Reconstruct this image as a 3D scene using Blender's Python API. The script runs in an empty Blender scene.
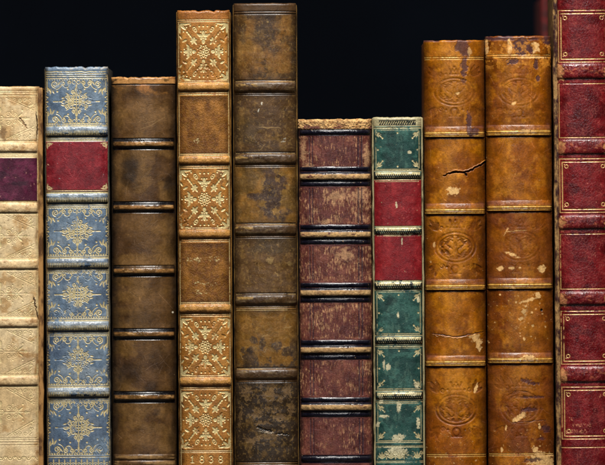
# A close-up row of ten old leather-bound books against a dark cloth.
# Every spine is a real relief: raised bands, pressed gilt tooling, cracks and worn
# patches are computed on a fine grid and written into the mesh (shape + pigment).
import bpy, math
import numpy as np

S = 0.00055            # metres per design unit (one unit = about half a millimetre)
CX, CY = 302.5, 232.5  # centre of the view in design units
YB = 478.0             # height of the shelf top in design units (v grows downwards)
C = bpy.context.scene.collection
PI = math.pi


def lin(r, g, b):
    a = np.array([r, g, b], float) / 255.0
    return np.where(a <= 0.04045, a / 12.92, ((a + 0.055) / 1.055) ** 2.4)


def sstep(x, a, b):
    t = np.clip((x - a) / (b - a), 0, 1)
    return t * t * (3 - 2 * t)


# ------------------------------------------------------------------ materials
def new_mat(name):
    m = bpy.data.materials.new(name)
    m.use_nodes = True
    nt = m.node_tree
    nt.nodes.clear()
    out = nt.nodes.new('ShaderNodeOutputMaterial')
    bs = nt.nodes.new('ShaderNodeBsdfPrincipled')
    nt.links.new(bs.outputs[0], out.inputs[0])
    return m, nt, bs


def node(nt, kind, **kw):
    n = nt.nodes.new(kind)
    for k, v in kw.items():
        setattr(n, k, v)
    return n


def mixrgb(nt, blend, fac, a, b):
    n = node(nt, 'ShaderNodeMix', data_type='RGBA', blend_type=blend)
    for sock, val in ((n.inputs[0], fac), (n.inputs[6], a), (n.inputs[7], b)):
        if hasattr(val, 'links'):
            nt.links.new(val, sock)
        elif isinstance(val, (int, float)):
            sock.default_value = val
        else:
            sock.default_value = (*val, 1)
    return n.outputs[2]


def math_n(nt, op, a, b=0.0, clamp=False):
    n = node(nt, 'ShaderNodeMath', operation=op, use_clamp=clamp)
    for sock, val in ((n.inputs[0], a), (n.inputs[1], b)):
        if hasattr(val, 'links'):
            nt.links.new(val, sock)
        else:
            sock.default_value = val
    return n.outputs[0]


def maprange(nt, val, a, b, c=0.0, d=1.0):
    n = node(nt, 'ShaderNodeMapRange', interpolation_type='SMOOTHSTEP')
    nt.links.new(val, n.inputs[0])
    for i, x in enumerate((a, b, c, d)):
        n.inputs[1 + i].default_value = x
    return n.outputs[0]


GOLD = lin(226, 196, 128)


def leather(name, grain=900, bump=0.25, gold=GOLD, metal=0.45, veins=None, pits=0.0, var=0.25,
            spec=0.45, stretch=(1, 1, 1)):
    """Leather whose pigment and gilding come from the relief's own attributes, plus fine node-made grain."""
    m, nt, bs = new_mat(name)
    tc = node(nt, 'ShaderNodeTexCoord')
    mp = node(nt, 'ShaderNodeMapping')
    mp.inputs['Scale'].default_value = stretch
    nt.links.new(tc.outputs['Object'], mp.inputs[0])
    co = mp.outputs[0]
    col = node(nt, 'ShaderNodeAttribute', attribute_name='pigment')
    msk = node(nt, 'ShaderNodeAttribute', attribute_name='finish')
    sep = node(nt, 'ShaderNodeSeparateColor')
    nt.links.new(msk.outputs['Color'], sep.inputs[0])
    gilt, rough, fine = sep.outputs[0], sep.outputs[1], sep.outputs[2]
    n1 = node(nt, 'ShaderNodeTexNoise')
    n1.inputs['Scale'].default_value = grain
    n1.inputs['Detail'].default_value = 6
    n1.inputs['Roughness'].default_value = 0.65
    nt.links.new(co, n1.inputs['Vector'])
    vo = node(nt, 'ShaderNodeTexVoronoi')
    vo.inputs['Scale'].default_value = grain * 1.3
    nt.links.new(co, vo.inputs['Vector'])
    n2 = node(nt, 'ShaderNodeTexNoise')
    n2.inputs['Scale'].default_value = grain * 0.22
    n2.inputs['Detail'].default_value = 8
    nt.links.new(co, n2.inputs['Vector'])
    # pigment variation
    f = maprange(nt, n1.outputs[0], 0.3, 0.7, 1 - var, 1 + var)
    f2 = maprange(nt, n2.outputs[0], 0.3, 0.7, 1 - var * 0.9, 1 + var * 0.9)
    ff = math_n(nt, 'MULTIPLY', f, f2)
    comb = node(nt, 'ShaderNodeCombineColor')
    for i in range(3):
        nt.links.new(ff, comb.inputs[i])
    base = mixrgb(nt, 'MULTIPLY', 1.0, col.outputs['Color'], comb.outputs[0])
    if veins:
        vcol, vscale, vstr = veins
        dn = node(nt, 'ShaderNodeTexNoise')
        dn.inputs['Scale'].default_value = vscale * 1.1
        dn.inputs['Detail'].default_value = 4
        nt.links.new(co, dn.inputs['Vector'])
        ad = node(nt, 'ShaderNodeVectorMath', operation='MULTIPLY_ADD')
        nt.links.new(dn.outputs['Color'], ad.inputs[0])
        ad.inputs[1].default_value = (0.9 / vscale,) * 3
        nt.links.new(co, ad.inputs[2])
        ve = node(nt, 'ShaderNodeTexVoronoi', feature='DISTANCE_TO_EDGE')
        ve.inputs['Scale'].default_value = vscale
        nt.links.new(ad.outputs[0], ve.inputs['Vector'])
        k = maprange(nt, ve.outputs['Distance'], 0.0, 0.055, 1, 0)
        pat = maprange(nt, n2.outputs[0], 0.36, 0.66, 0.12, 1)
        k = math_n(nt, 'MULTIPLY', k, pat)
        k = math_n(nt, 'MULTIPLY', k, vstr)
        k = math_n(nt, 'MULTIPLY', k, math_n(nt, 'SUBTRACT', 1.0, gilt), True)
        base = mixrgb(nt, 'MIX', k, base, vcol)
    if pits > 0:
        pm = maprange(nt, vo.outputs['Distance'], 0.12, 0.3, 1, 0)
        pm = math_n(nt, 'MULTIPLY', pm, pits)
        base = mixrgb(nt, 'MIX', pm, base, tuple(x * 0.35 for x in (0.2, 0.1, 0.04)))
    gvar = mixrgb(nt, 'MIX', maprange(nt, n1.outputs[0], 0.35, 0.65), gold * 0.78, np.minimum(gold * 1.12, 1))
    base = mixrgb(nt, 'MIX', gilt, base, gvar)
    nt.links.new(base, bs.inputs['Base Color'])
    nt.links.new(math_n(nt, 'MULTIPLY', gilt, metal), bs.inputs['Metallic'])
    rr = math_n(nt, 'MULTIPLY_ADD', gilt, 0.0)
    ra = maprange(nt, n2.outputs[0], 0.3, 0.7, -0.08, 0.10)
    rr = math_n(nt, 'ADD', rough, ra, True)
    nt.links.new(rr, bs.inputs['Roughness'])
    bs.inputs['Specular IOR Level'].default_value = spec
    h = math_n(nt, 'MULTIPLY', n1.outputs[0], 0.6)
    h = math_n(nt, 'ADD', h, math_n(nt, 'MULTIPLY', vo.outputs['Distance'], 0.7))
    h = math_n(nt, 'MULTIPLY', h, fine)
    bp = node(nt, 'ShaderNodeBump')
    bp.inputs['Strength'].default_value = bump
    bp.inputs['Distance'].default_value = 0.0006
    nt.links.new(h, bp.inputs['Height'])
    nt.links.new(bp.outputs[0], bs.inputs['Normal'])
    return m


def plain(name, col, col2, scale=300, rough=0.6, bump=0.3, spec=0.35, stretch=(1, 1, 1), lo=0.42, hi=0.6,
          dist=0.0008):
    m, nt, bs = new_mat(name)
    tc = node(nt, 'ShaderNodeTexCoord')
    mp = node(nt, 'ShaderNodeMapping')
    mp.inputs['Scale'].default_value = stretch
    nt.links.new(tc.outputs['Object'], mp.inputs[0])
    n1 = node(nt, 'ShaderNodeTexNoise')
    n1.inputs['Scale'].default_value = scale
    n1.inputs['Detail'].default_value = 9
    n1.inputs['Roughness'].default_value = 0.62
    nt.links.new(mp.outputs[0], n1.inputs['Vector'])
    nt.links.new(mixrgb(nt, 'MIX', maprange(nt, n1.outputs[0], lo, hi), col, col2), bs.inputs['Base Color'])
    bs.inputs['Roughness'].default_value = rough
    bs.inputs['Specular IOR Level'].default_value = spec
    bp = node(nt, 'ShaderNodeBump')
    bp.inputs['Strength'].default_value = bump
    bp.inputs['Distance'].default_value = dist
    nt.links.new(n1.outputs[0], bp.inputs['Height'])
    nt.links.new(bp.outputs[0], bs.inputs['Normal'])
    return m


# ------------------------------------------------------------------ mesh helpers
def link(o, parent=None):
    C.objects.link(o)
    if parent:
        o.parent = parent
    return o


def quads_mesh(name, co, quads, mat, parent=None, normals=None, attrs=None, smooth=True):
    me = bpy.data.meshes.new(name)
    nv, nf = len(co), len(quads)
    me.vertices.add(nv)
    me.vertices.foreach_set('co', np.ascontiguousarray(co, np.float32).ravel())
    me.loops.add(nf * 4)
    me.loops.foreach_set('vertex_index', np.ascontiguousarray(quads, np.int32).ravel())
    me.polygons.add(nf)
    me.polygons.foreach_set('loop_start', np.arange(0, nf * 4, 4, dtype=np.int32))
    me.polygons.foreach_set('loop_total', np.full(nf, 4, np.int32))
    me.polygons.foreach_set('use_smooth', np.full(nf, smooth, bool))
    me.update(calc_edges=True)
    for k, a in (attrs or {}).items():
        at = me.attributes.new(k, 'FLOAT_COLOR', 'POINT')
        at.data.foreach_set('color', np.ascontiguousarray(a, np.float32).ravel())
    if normals is not None:
        me.normals_split_custom_set_from_vertices(np.ascontiguousarray(normals, np.float32))
    me.materials.append(mat)
    me.validate()
    return link(bpy.data.objects.new(name, me), parent)


def slab(name, x0, x1, y0, y1, z0, z1, mat, parent, bev=0.0006, seg=2, wob=0.0, seed=0, nz=1):
    """A bevelled block; nz > 1 cuts it along its height so its long edges can be slightly uneven."""
    import bmesh
    bm = bmesh.new()
    bmesh.ops.create_cube(bm, size=1)
    for v in bm.verts:
        v.co.x = x0 + (v.co.x + .5) * (x1 - x0)
        v.co.y = y0 + (v.co.y + .5) * (y1 - y0)
        v.co.z = z0 + (v.co.z + .5) * (z1 - z0)
    bmesh.ops.bevel(bm, geom=bm.edges[:], offset=bev, segments=seg, profile=0.5, affect='EDGES')
    if nz > 1:
        for k in range(1, nz):
            z = z0 + (z1 - z0) * k / nz
            bmesh.ops.bisect_plane(bm, geom=bm.verts[:] + bm.edges[:] + bm.faces[:], plane_co=(0, 0, z),
                                   plane_no=(0, 0, 1))
        rg = np.random.default_rng(seed)
        kn = rg.normal(0, 1, (2, nz + 2))
        for v in bm.verts:
            t = (v.co.z - z0) / (z1 - z0) * nz
            i = min(max(int(t), 0), nz - 1)
            f = t - i
            if v.co.y < (y0 + y1) / 2:
                v.co.x += wob * (kn[0, i] * (1 - f) + kn[0, i + 1] * f)
                v.co.y += wob * (kn[1, i] * (1 - f) + kn[1, i + 1] * f)
    me = bpy.data.meshes.new(name)
    bm.to_mesh(me)
    bm.free()
    for p in me.polygons:
        p.use_smooth = True
    try:
        me.set_sharp_from_angle(angle=0.7)
    except Exception:
        pass
    me.materials.append(mat)
    return link(bpy.data.objects.new(name, me), parent)


# ------------------------------------------------------------------ relief painter
class Relief:
    """Spine of one book on a grid: u = distance from the spine's middle, v = height (downwards)."""

    def __init__(s, xt, xb, top, bulge, power=2.6, res=0.38, strip=0.0, seed=1, yoff=0.0, ybot=473.5):
        s.top, s.bot, s.seed, s.strip, s.yoff = top, ybot, seed, strip, yoff
        ct, cb = sum(xt) / 2, sum(xb) / 2
        s.k = (cb - ct) / (465 - top)
        s.c0 = ct
        s.full = ((xt[1] - xt[0]) + (xb[1] - xb[0])) / 2
        s.W = s.full - 2 * strip
        s.rng = np.random.default_rng(seed)
        a = s.W / 2
        ph = np.linspace(-PI / 2, PI / 2, 4001)
        x = a * np.sign(np.sin(ph)) * np.abs(np.sin(ph)) ** (2 / power)
        y = bulge * (1 - np.cos(ph) ** (2 / power))
        x = np.concatenate([[-a], x, [a]])
        y = np.concatenate([[bulge + 7], y, [bulge + 7]])
        L = np.concatenate([[0], np.cumsum(np.hypot(np.diff(x), np.diff(y)))])
        n = int(L[-1] / res)
        l = np.linspace(0, L[-1], n)
        s.u, s.y = np.interp(l, L, x), np.interp(l, L, y)
        du, dy = np.gradient(s.u), np.gradient(s.y)
        q = np.hypot(du, dy)
        s.nx, s.ny = dy / q, -du / q
        s.v = np.arange(top, s.bot + res, res)
        s.nu, s.nv = len(s.u), len(s.v)
        s.bulge = bulge
        sh = (s.nv, s.nu)
        s.H = np.zeros(sh)
        s.G = np.zeros(sh)
        s.R = np.full(sh, 0.5)
        s.F = np.ones(sh)
        s.P = np.zeros(sh + (3,))
        s.t = s.u / a
        s.res = res
        s.regions = []
        s.seedn = seed * 1000

    def X(s, x, y):                     # design x at height y -> u
        return x - (s.c0 + s.k * (y - s.top))

    # --- noise
    def noise(s, su, sv=None, seed=0, oct=1, gain=0.5, warp=None):
        sv = sv or su
        tot, amp, nrm = 0, 1.0, 0
        for o in range(oct):
            rg = np.random.default_rng(s.seedn + seed * 17 + o)
            a = (s.u + 500) / (su / 2 ** o)
            b = (s.v + 500) / (sv / 2 ** o)
            ia, ib = np.floor(a).astype(int), np.floor(b).astype(int)
            fa, fb = a - ia, b - ib
            fa, fb = fa * fa * (3 - 2 * fa), (fb * fb * (3 - 2 * fb))[:, None]
            ia -= ia.min()
            ib -= ib.min()
            g = rg.random((ib.max() + 2, ia.max() + 2))
            r = (g[np.ix_(ib, ia)] * (1 - fa) + g[np.ix_(ib, ia + 1)] * fa) * (1 - fb) \
                + (g[np.ix_(ib + 1, ia)] * (1 - fa) + g[np.ix_(ib + 1, ia + 1)] * fa) * fb
            tot = tot + r * amp
            nrm += amp
            amp *= gain
        return tot / nrm

    def patchy(s, su, sv=None, seed=0, lo=0.5, hi=0.6, oct=4, gain=0.55):
        return sstep(s.noise(su, sv, seed, oct, gain), lo, hi)

    # --- windows on the grid
    def win(s, u0, u1, v0, v1):
        j0, j1 = np.searchsorted(s.u, [u0, u1])
        i0, i1 = np.searchsorted(s.v, [v0, v1])
        return slice(i0, i1), slice(j0, j1)

    def new(s):
        return np.zeros((s.nv, s.nu))

    def _put(s, M, w, cov):
        M[w] = np.maximum(M[w], cov)

    def line(s, M, pts, w, soft=0.45):
        pts = np.asarray(pts, float)
        m = w + 1
        W = s.win(pts[:, 0].min() - m, pts[:, 0].max() + m, pts[:, 1].min() - m, pts[:, 1].max() + m)
        uu, vv = s.u[W[1]][None, :], s.v[W[0]][:, None]
        if uu.size == 0 or vv.size == 0:
            return
        d = np.full((vv.shape[0], uu.shape[1]), 1e9)
        for (a, b), (c, e) in zip(pts[:-1], pts[1:]):
            q = (c - a) ** 2 + (e - b) ** 2 + 1e-9
            t = np.clip(((uu - a) * (c - a) + (vv - b) * (e - b)) / q, 0, 1)
            d = np.minimum(d, (uu - a - t * (c - a)) ** 2 + (vv - b - t * (e - b)) ** 2)
        s._put(M, W, np.clip((w / 2 - np.sqrt(d)) / soft + 0.5, 0, 1))

    def ell(s, M, u, v, a, b=None, rot=0.0, ring=None, soft=0.45):
        b = b or a
        m = max(a, b) + 1.5
        W = s.win(u - m, u + m, v - m, v + m)
        uu, vv = s.u[W[1]][None, :] - u, s.v[W[0]][:, None] - v
        if uu.size == 0 or vv.size == 0:
            return
        c, e = math.cos(rot), math.sin(rot)
        p, q = (uu * c + vv * e) / a, (-uu * e + vv * c) / b
        r = np.sqrt(p * p + q * q) + 1e-6
        d = (r - 1) * min(a, b)
        if ring:
            d = np.abs(d) - ring / 2
        s._put(M, W, np.clip(-d / soft + 0.5, 0, 1))

    def leaf(s, M, u0, v0, u1, v1, wid):
        L = math.hypot(u1 - u0, v1 - v0)
        s.ell(M, (u0 + u1) / 2, (v0 + v1) / 2, L / 2, wid / 2, math.atan2(v1 - v0, u1 - u0))

    def arc(s, M, u, v, r, a0, a1, w, n=14):
        a = np.linspace(a0, a1, n)
        s.line(M, np.c_[u + r * np.cos(a), v + r * np.sin(a)], w)

    def spiral(s, M, u, v, r0, r1, a0, turns, w, flip=1, n=22):
        a = np.linspace(0, turns * 2 * PI, n)
        r = np.linspace(r0, r1, n)
        s.line(M, np.c_[u + r * np.cos(a0 + flip * a), v + r * np.sin(a0 + flip * a)], w)

    def hl(s, M, v, w, u0=None, u1=None):
        e = s.W / 2 * 0.995
        u0 = -e if u0 is None else u0
        u1 = e if u1 is None else u1
        W = s.win(u0, u1, v - w - 1, v + w + 1)
        d = np.abs(s.v[W[0]][:, None] - v + 0 * s.u[W[1]][None, :])
        s._put(M, W, np.clip((w / 2 - d) / 0.45 + 0.5, 0, 1))

    def vl(s, M, u, w, v0, v1):
        W = s.win(u - w - 1, u + w + 1, v0, v1)
        d = np.abs(s.u[W[1]][None, :] - u + 0 * s.v[W[0]][:, None])
        s._put(M, W, np.clip((w / 2 - d) / 0.45 + 0.5, 0, 1))

    def frame(s, M, u0, u1, v0, v1, w):
        s.hl(M, v0, w, u0 - w / 2, u1 + w / 2)
        s.hl(M, v1, w, u0 - w / 2, u1 + w / 2)
        s.vl(M, u0, w, v0, v1)
        s.vl(M, u1, w, v0, v1)

    def beads(s, M, v, step, r, u0, u1, rb=None):
        for u in np.arange(u0, u1 + 1e-6, step):
            s.ell(M, u, v, r, rb)

    # --- applying masks
    def tint(s, col, M):
        s.P += (col - s.P) * np.clip(M, 0, 1)[..., None]

    def fill(s, col, v0, v1, M=1.0):
        w = sstep(s.v, v0 - .25, v0 + .25) * (1 - sstep(s.v, v1 - .25, v1 + .25))
        s.tint(col, w[:, None] * np.ones((1, s.nu)) * M)

    def rect(s, u0, u1, v0, v1, soft=0.4):
        a = sstep(s.u, u0 - soft, u0 + soft) * (1 - sstep(s.u, u1 - soft, u1 + soft))
        b = sstep(s.v, v0 - soft, v0 + soft) * (1 - sstep(s.v, v1 - soft, v1 + soft))
        return b[:, None] * a[None, :]

    def gild(s, M, depth=0.22, wear=0.25, wseed=5, rough=0.36, amount=1.0):
        if wear:
            n = s.noise(2.4, 2.4, wseed, 3, .7) * 0.5 + s.noise(15, 15, wseed + 1, 2) * 0.5
            th = np.quantile(n[::4, ::4], wear)
            k = sstep(n, th - 0.07, th + 0.07)
        else:
            k = 1.0
        s.H -= M * depth
        g = M * k * amount
        s.G = np.maximum(s.G, g)
        s.R += (rough - s.R) * g
        s.F *= 1 - 0.55 * M

    def blind(s, M, depth, col=None, amount=0.6):
        s.H -= M * depth
        if col is not None:
            s.tint(col, M * amount)

    def rub(s, M, col, rough=0.75, lift=0.0, kill=1.0, amount=1.0):
        """leather rubbed away: bare fibre shows, gilding is gone"""
        s.tint(col, M * amount)
        s.G *= 1 - kill * M
        s.R += (rough - s.R) * M * 0.8
        s.H += lift * M

    def blot(s, x, y, ru, rv, seed=0, rag=0.8, soft=0.25, scale=None, rot=0.0):
        u = s.X(x, y)
        uu, vv = s.u[None, :] - u, s.v[:, None] - y
        c, e = math.cos(rot), math.sin(rot)
        r = np.sqrt(((uu * c + vv * e) / ru) ** 2 + ((-uu * e + vv * c) / rv) ** 2)
        m = scale or max(2.5, min(ru, rv) * 0.9)
        n = s.noise(m, m, 300 + seed, 4, .6)
        return 1 - sstep(r + (n - .5) * 2 * rag, 1 - soft, 1 + soft)

    def crack(s, pts, w, seed=0, jit=1.0, n=26):
        """ragged line through design-space points"""
        rg = np.random.default_rng(s.seedn + 900 + seed)
        p = np.array([(s.X(x, y), y) for x, y in pts])
        l = np.concatenate([[0], np.cumsum(np.hypot(*np.diff(p, axis=0).T))])
        t = np.linspace(0, l[-1], n)
        q = np.c_[np.interp(t, l, p[:, 0]), np.interp(t, l, p[:, 1])]
        q[1:-1] += rg.normal(0, jit * 0.4, (n - 2, 2))
        n2 = n * 3
        t2 = np.linspace(0, 1, n2)
        t1 = np.linspace(0, 1, n)
        q = np.c_[np.interp(t2, t1, q[:, 0]), np.interp(t2, t1, q[:, 1])]
        kn = np.interp(t2, np.linspace(0, 1, 9), rg.uniform(.35, 1.25, 9)) * np.minimum(1, np.minimum(t2, 1 - t2) * 6 + .25)
        M = s.new()
        for i in range(n2 - 1):
            s.line(M, q[i:i + 2], w * kn[i])
        return M

    def flecks(s, x0, x1, y0, y1, num, rmin, rmax, seed=0, elong=1.6, tilt=None):
        rg = np.random.default_rng(s.seedn + 700 + seed)
        M = s.new()
        for _ in range(num):
            y = rg.uniform(y0, y1)
            r = rmin + (rmax - rmin) * rg.random() ** 2.5
            s.ell(M, s.X(rg.uniform(x0, x1), y), y, r * rg.uniform(1, elong), r,
                  rg.uniform(0, PI) if tilt is None else tilt + rg.normal(0, .2))
        return M * sstep(s.noise(1.6, 1.6, 710 + seed, 2), .3, .55)

    def band(s, vc, hw, h, p=2.3, skew=0.0, reach=0.97):
        """raised band over a cord"""
        e = 1 - sstep(np.abs(s.t), reach - 0.09, reach + 0.02)
        wob = (s.noise(9, 4000, int(vc), 2) - .5) * 0.7
        d = (s.v[:, None] - vc + wob) / hw
        d = d + skew * (1 - np.minimum(np.abs(d), 1) ** 2)
        b = np.clip(1 - np.abs(d) ** p, 0, 1) ** (1 / p)
        s.H += h * b * e[None, :] * (1 + .5 * (s.noise(6, 4000, int(vc) + 1, 3) - .5) + .25 * (s.noise(2.5, 3, int(vc) + 2, 2) - .5))
        return b * e[None, :]

    def region(s, name, v0, v1, t=0.93, u0=None, u1=None):
        a = s.W / 2
        s.regions.append((name, v0, v1, -a * t if u0 is None else u0, a * t if u1 is None else u1))

    def micro(s, amt=1.0):
        """pores, fine mottling and hairline scuffs that all old leather has"""
        f = 1 + amt * (.42 * (s.noise(1.1, 1.3, 801, 2, .7) - .5) + .5 * (s.noise(4.5, 5, 802, 4, .6) - .5)
                       + .3 * (s.noise(2.2, 16, 803, 2) - .5))
        k = (1 - .7 * np.clip(s.G, 0, 1))
        s.P *= (1 + (f - 1) * k)[..., None]
        rg = np.random.default_rng(s.seedn + 804)
        L, Dk = s.new(), s.new()
        for i in range(int(s.W * (s.bot - s.top) / 170)):
            u, v = rg.uniform(-s.W / 2, s.W / 2), rg.uniform(s.top + 4, s.bot)
            a = rg.normal(PI / 2, .9)
            l = rg.exponential(2.2) + .5
            b = a + rg.normal(0, .3)
            p = [(u, v), (u + l * math.cos(a), v + l * math.sin(a)), (u + l * math.cos(a) + l * .7 * math.cos(b), v + l * math.sin(a) + l * .7 * math.sin(b))]
            s.line(L if i % 3 else Dk, p, rg.uniform(.16, .42), .6)
        s.P *= (1 + .55 * L - .4 * Dk)[..., None]
        s.P += (.02 * L)[..., None]
        s.H -= .12 * (L + Dk)
        s.R += .12 * L
        s.R += .22 * (s.noise(7, 3, 806, 4, .6) - .5)
        s.H += .10 * (s.noise(1.0, 1.0, 805, 2) - .5)
        s.R[:] = np.where(s.R < .62, s.R * .84, s.R)

    # --- mesh
    def build(s, label, mat, board_mat, page_mat, depth=155, name='antique_book', board_drop=1.0, board_set=2.0,
              board_thick=4.5, head_noise=0.5, roll=2.6, micro=1.0, wob=0.00006):
        s.micro(micro)
        yb = s.bot
        ang = -math.atan(s.k)
        root = bpy.data.objects.new(name, None)
        root.empty_display_size = 0.03
        cxb = s.c0 + s.k * (YB - s.top)
        lift = abs(s.k) * s.full / 2 * S
        root.location = ((cxb - CX) * S, s.yoff * S, lift)
        root.rotation_euler = (0, ang, 0)
        root['label'] = label
        root['category'] = 'book'
        root['group'] = 'row of old leather bound books'
        link(root)
        # head and tail roll back over the cap
        H = s.H
        hn = (s.noise(5, 4000, 77, 4, .6) - .5)[0] * 2 * head_noise
        dv = s.v[:, None] - s.top
        dt = yb - s.v[:, None]
        for k in range(3):             # small tears and nicks along the worn cap
            c, wd = s.rng.uniform(-.48, .48) * s.W, s.rng.uniform(.8, 3.0)
            hn -= head_noise * s.rng.uniform(.3, 1.1) * np.exp(-((s.u - c) / wd) ** 2)
        rt = np.clip(1 - dv / roll, 0, 1)
        rb_ = np.clip(1 - dt / roll, 0, 1)
        back = roll * (1 - np.sqrt(np.clip(1 - rt ** 2, 0, 1))) + roll * (1 - np.sqrt(np.clip(1 - rb_ ** 2, 0, 1)))
        x = s.u[None, :] + H * s.nx[None, :]
        y = s.y[None, :] + H * s.ny[None, :] + back
        z = (YB - s.v[:, None]) + 0 * x
        z = z + np.clip(1 - dv / 9.0, 0, 1) * hn[None, :]
        co = np.stack([x * S, y * S, z * S], -1)
        # a lip that folds in behind the cap
        lip = co[0].copy()[None]
        lip = np.repeat(lip, 6, 0)
        f = np.linspace(1, 1 / 6, 6)[:, None]
        lip[..., 1] += f * 5.0 * S
        lip[..., 2] -= f ** 2 * 1.2 * S
        co = np.concatenate([lip, co])
        pad = lambda a: np.concatenate([np.repeat(a[:1], 6, 0), a])
        P, G, R, F = pad(s.P), pad(s.G), pad(s.R), pad(s.F)
        v = np.concatenate([np.full(6, s.top - .01), s.v])
        n, m = co.shape[:2]
        du = np.gradient(co, axis=1)
        dvv = np.gradient(co, axis=0)
        N = np.cross(dvv, du)
        N /= np.linalg.norm(N, axis=-1, keepdims=True) + 1e-20
        if N[n // 2, m // 2, 1] > 0:
            N = -N
        idx = np.arange(n * m).reshape(n, m)
        quads = np.stack([idx[:-1, :-1], idx[1:, :-1], idx[1:, 1:], idx[:-1, 1:]], -1)
        vm, um = (v[:-1] + v[1:]) / 2, (s.u[:-1] + s.u[1:]) / 2
        owner = np.zeros((n - 1, m - 1), int)
        regs = list(s.regions)
        for k, (nm, v0, v1, u0, u1) in enumerate(regs):
            o = ((vm >= v0) & (vm < v1))[:, None] & ((um >= u0) & (um <= u1))[None, :]
            owner[o] = k + 1
        cof, Nf = co.reshape(-1, 3), N.reshape(-1, 3)
        pig = np.concatenate([np.clip(P, 0, 1).reshape(-1, 3), np.ones((n * m, 1))], 1)
        fin = np.stack([np.clip(G, 0, 1), np.clip(R, 0.05, 1), np.clip(F, 0, 1.5), np.ones_like(G)], -1).reshape(-1, 4)
        spine = None
        for k, nm in enumerate(['spine'] + [r[0] for r in regs]):
            q = quads[owner == k]
            if not len(q):
                continue
            ids, inv = np.unique(q, return_inverse=True)
            ob = quads_mesh(nm, cof[ids], inv.reshape(-1, 4), mat, spine or root, Nf[ids],
                            {'pigment': pig[ids], 'finish': fin[ids]})
            if k == 0:
                spine = ob
        # boards and pages behind the spine
        hw = s.full / 2 if s.strip else s.full / 2 - 0.5
        zt, z0 = (YB - s.top - board_drop) * S, 0.0
        yf = (s.bulge + board_set) * S if s.strip == 0 else (s.bulge - board_set) * S
        for sg in (-1, 1):
            xa, xb = sorted((sg * hw * S, sg * (hw - board_thick) * S))
            slab('cover_board', xa, xb, yf, depth * S, z0, zt, board_mat, root, bev=0.0008, seg=3,
                 wob=wob, seed=s.seed * 7 + sg, nz=36)
        pw = hw - board_thick - 0.2
        slab('text_block', -pw * S, pw * S, (s.bulge + 4) * S, (depth - 6) * S, z0 + 4 * S, zt - 5.5 * S, page_mat, root,
             bev=0.0003, seg=1)
        return root


# ------------------------------------------------------------------ shared bits
page_mat = plain('page_edges', lin(150, 128, 92), lin(88, 70, 46), 60, 0.9, 0.6, 0.1, (60, 1, 1), .35, .65)


def base_leather(r, cols, seed=0, big=30, edge_col=None, edge=0.25):
    """mottled ground colour; cols = three pigments"""
    sh = (r.nv, r.nu, 1)
    r.P[:] = cols[0]
    r.tint(cols[1], r.patchy(big, big * .8, 1 + seed, .42, .62, 5, .55))
    r.tint(cols[2], r.patchy(big * .6, big * .5, 2 + seed, .52, .68, 5, .6))
    r.H += (r.noise(14, 14, 3 + seed, 3) - .5) * 0.5
    if edge_col is not None:          # edges painted darker, for the shade where the spine rounds away
        e = sstep(np.abs(r.t)[None, :] + (r.noise(7, 20, 4 + seed, 3) - .5) * .3, 1 - edge, 1.0)
        r.tint(edge_col, e * .75)


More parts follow.
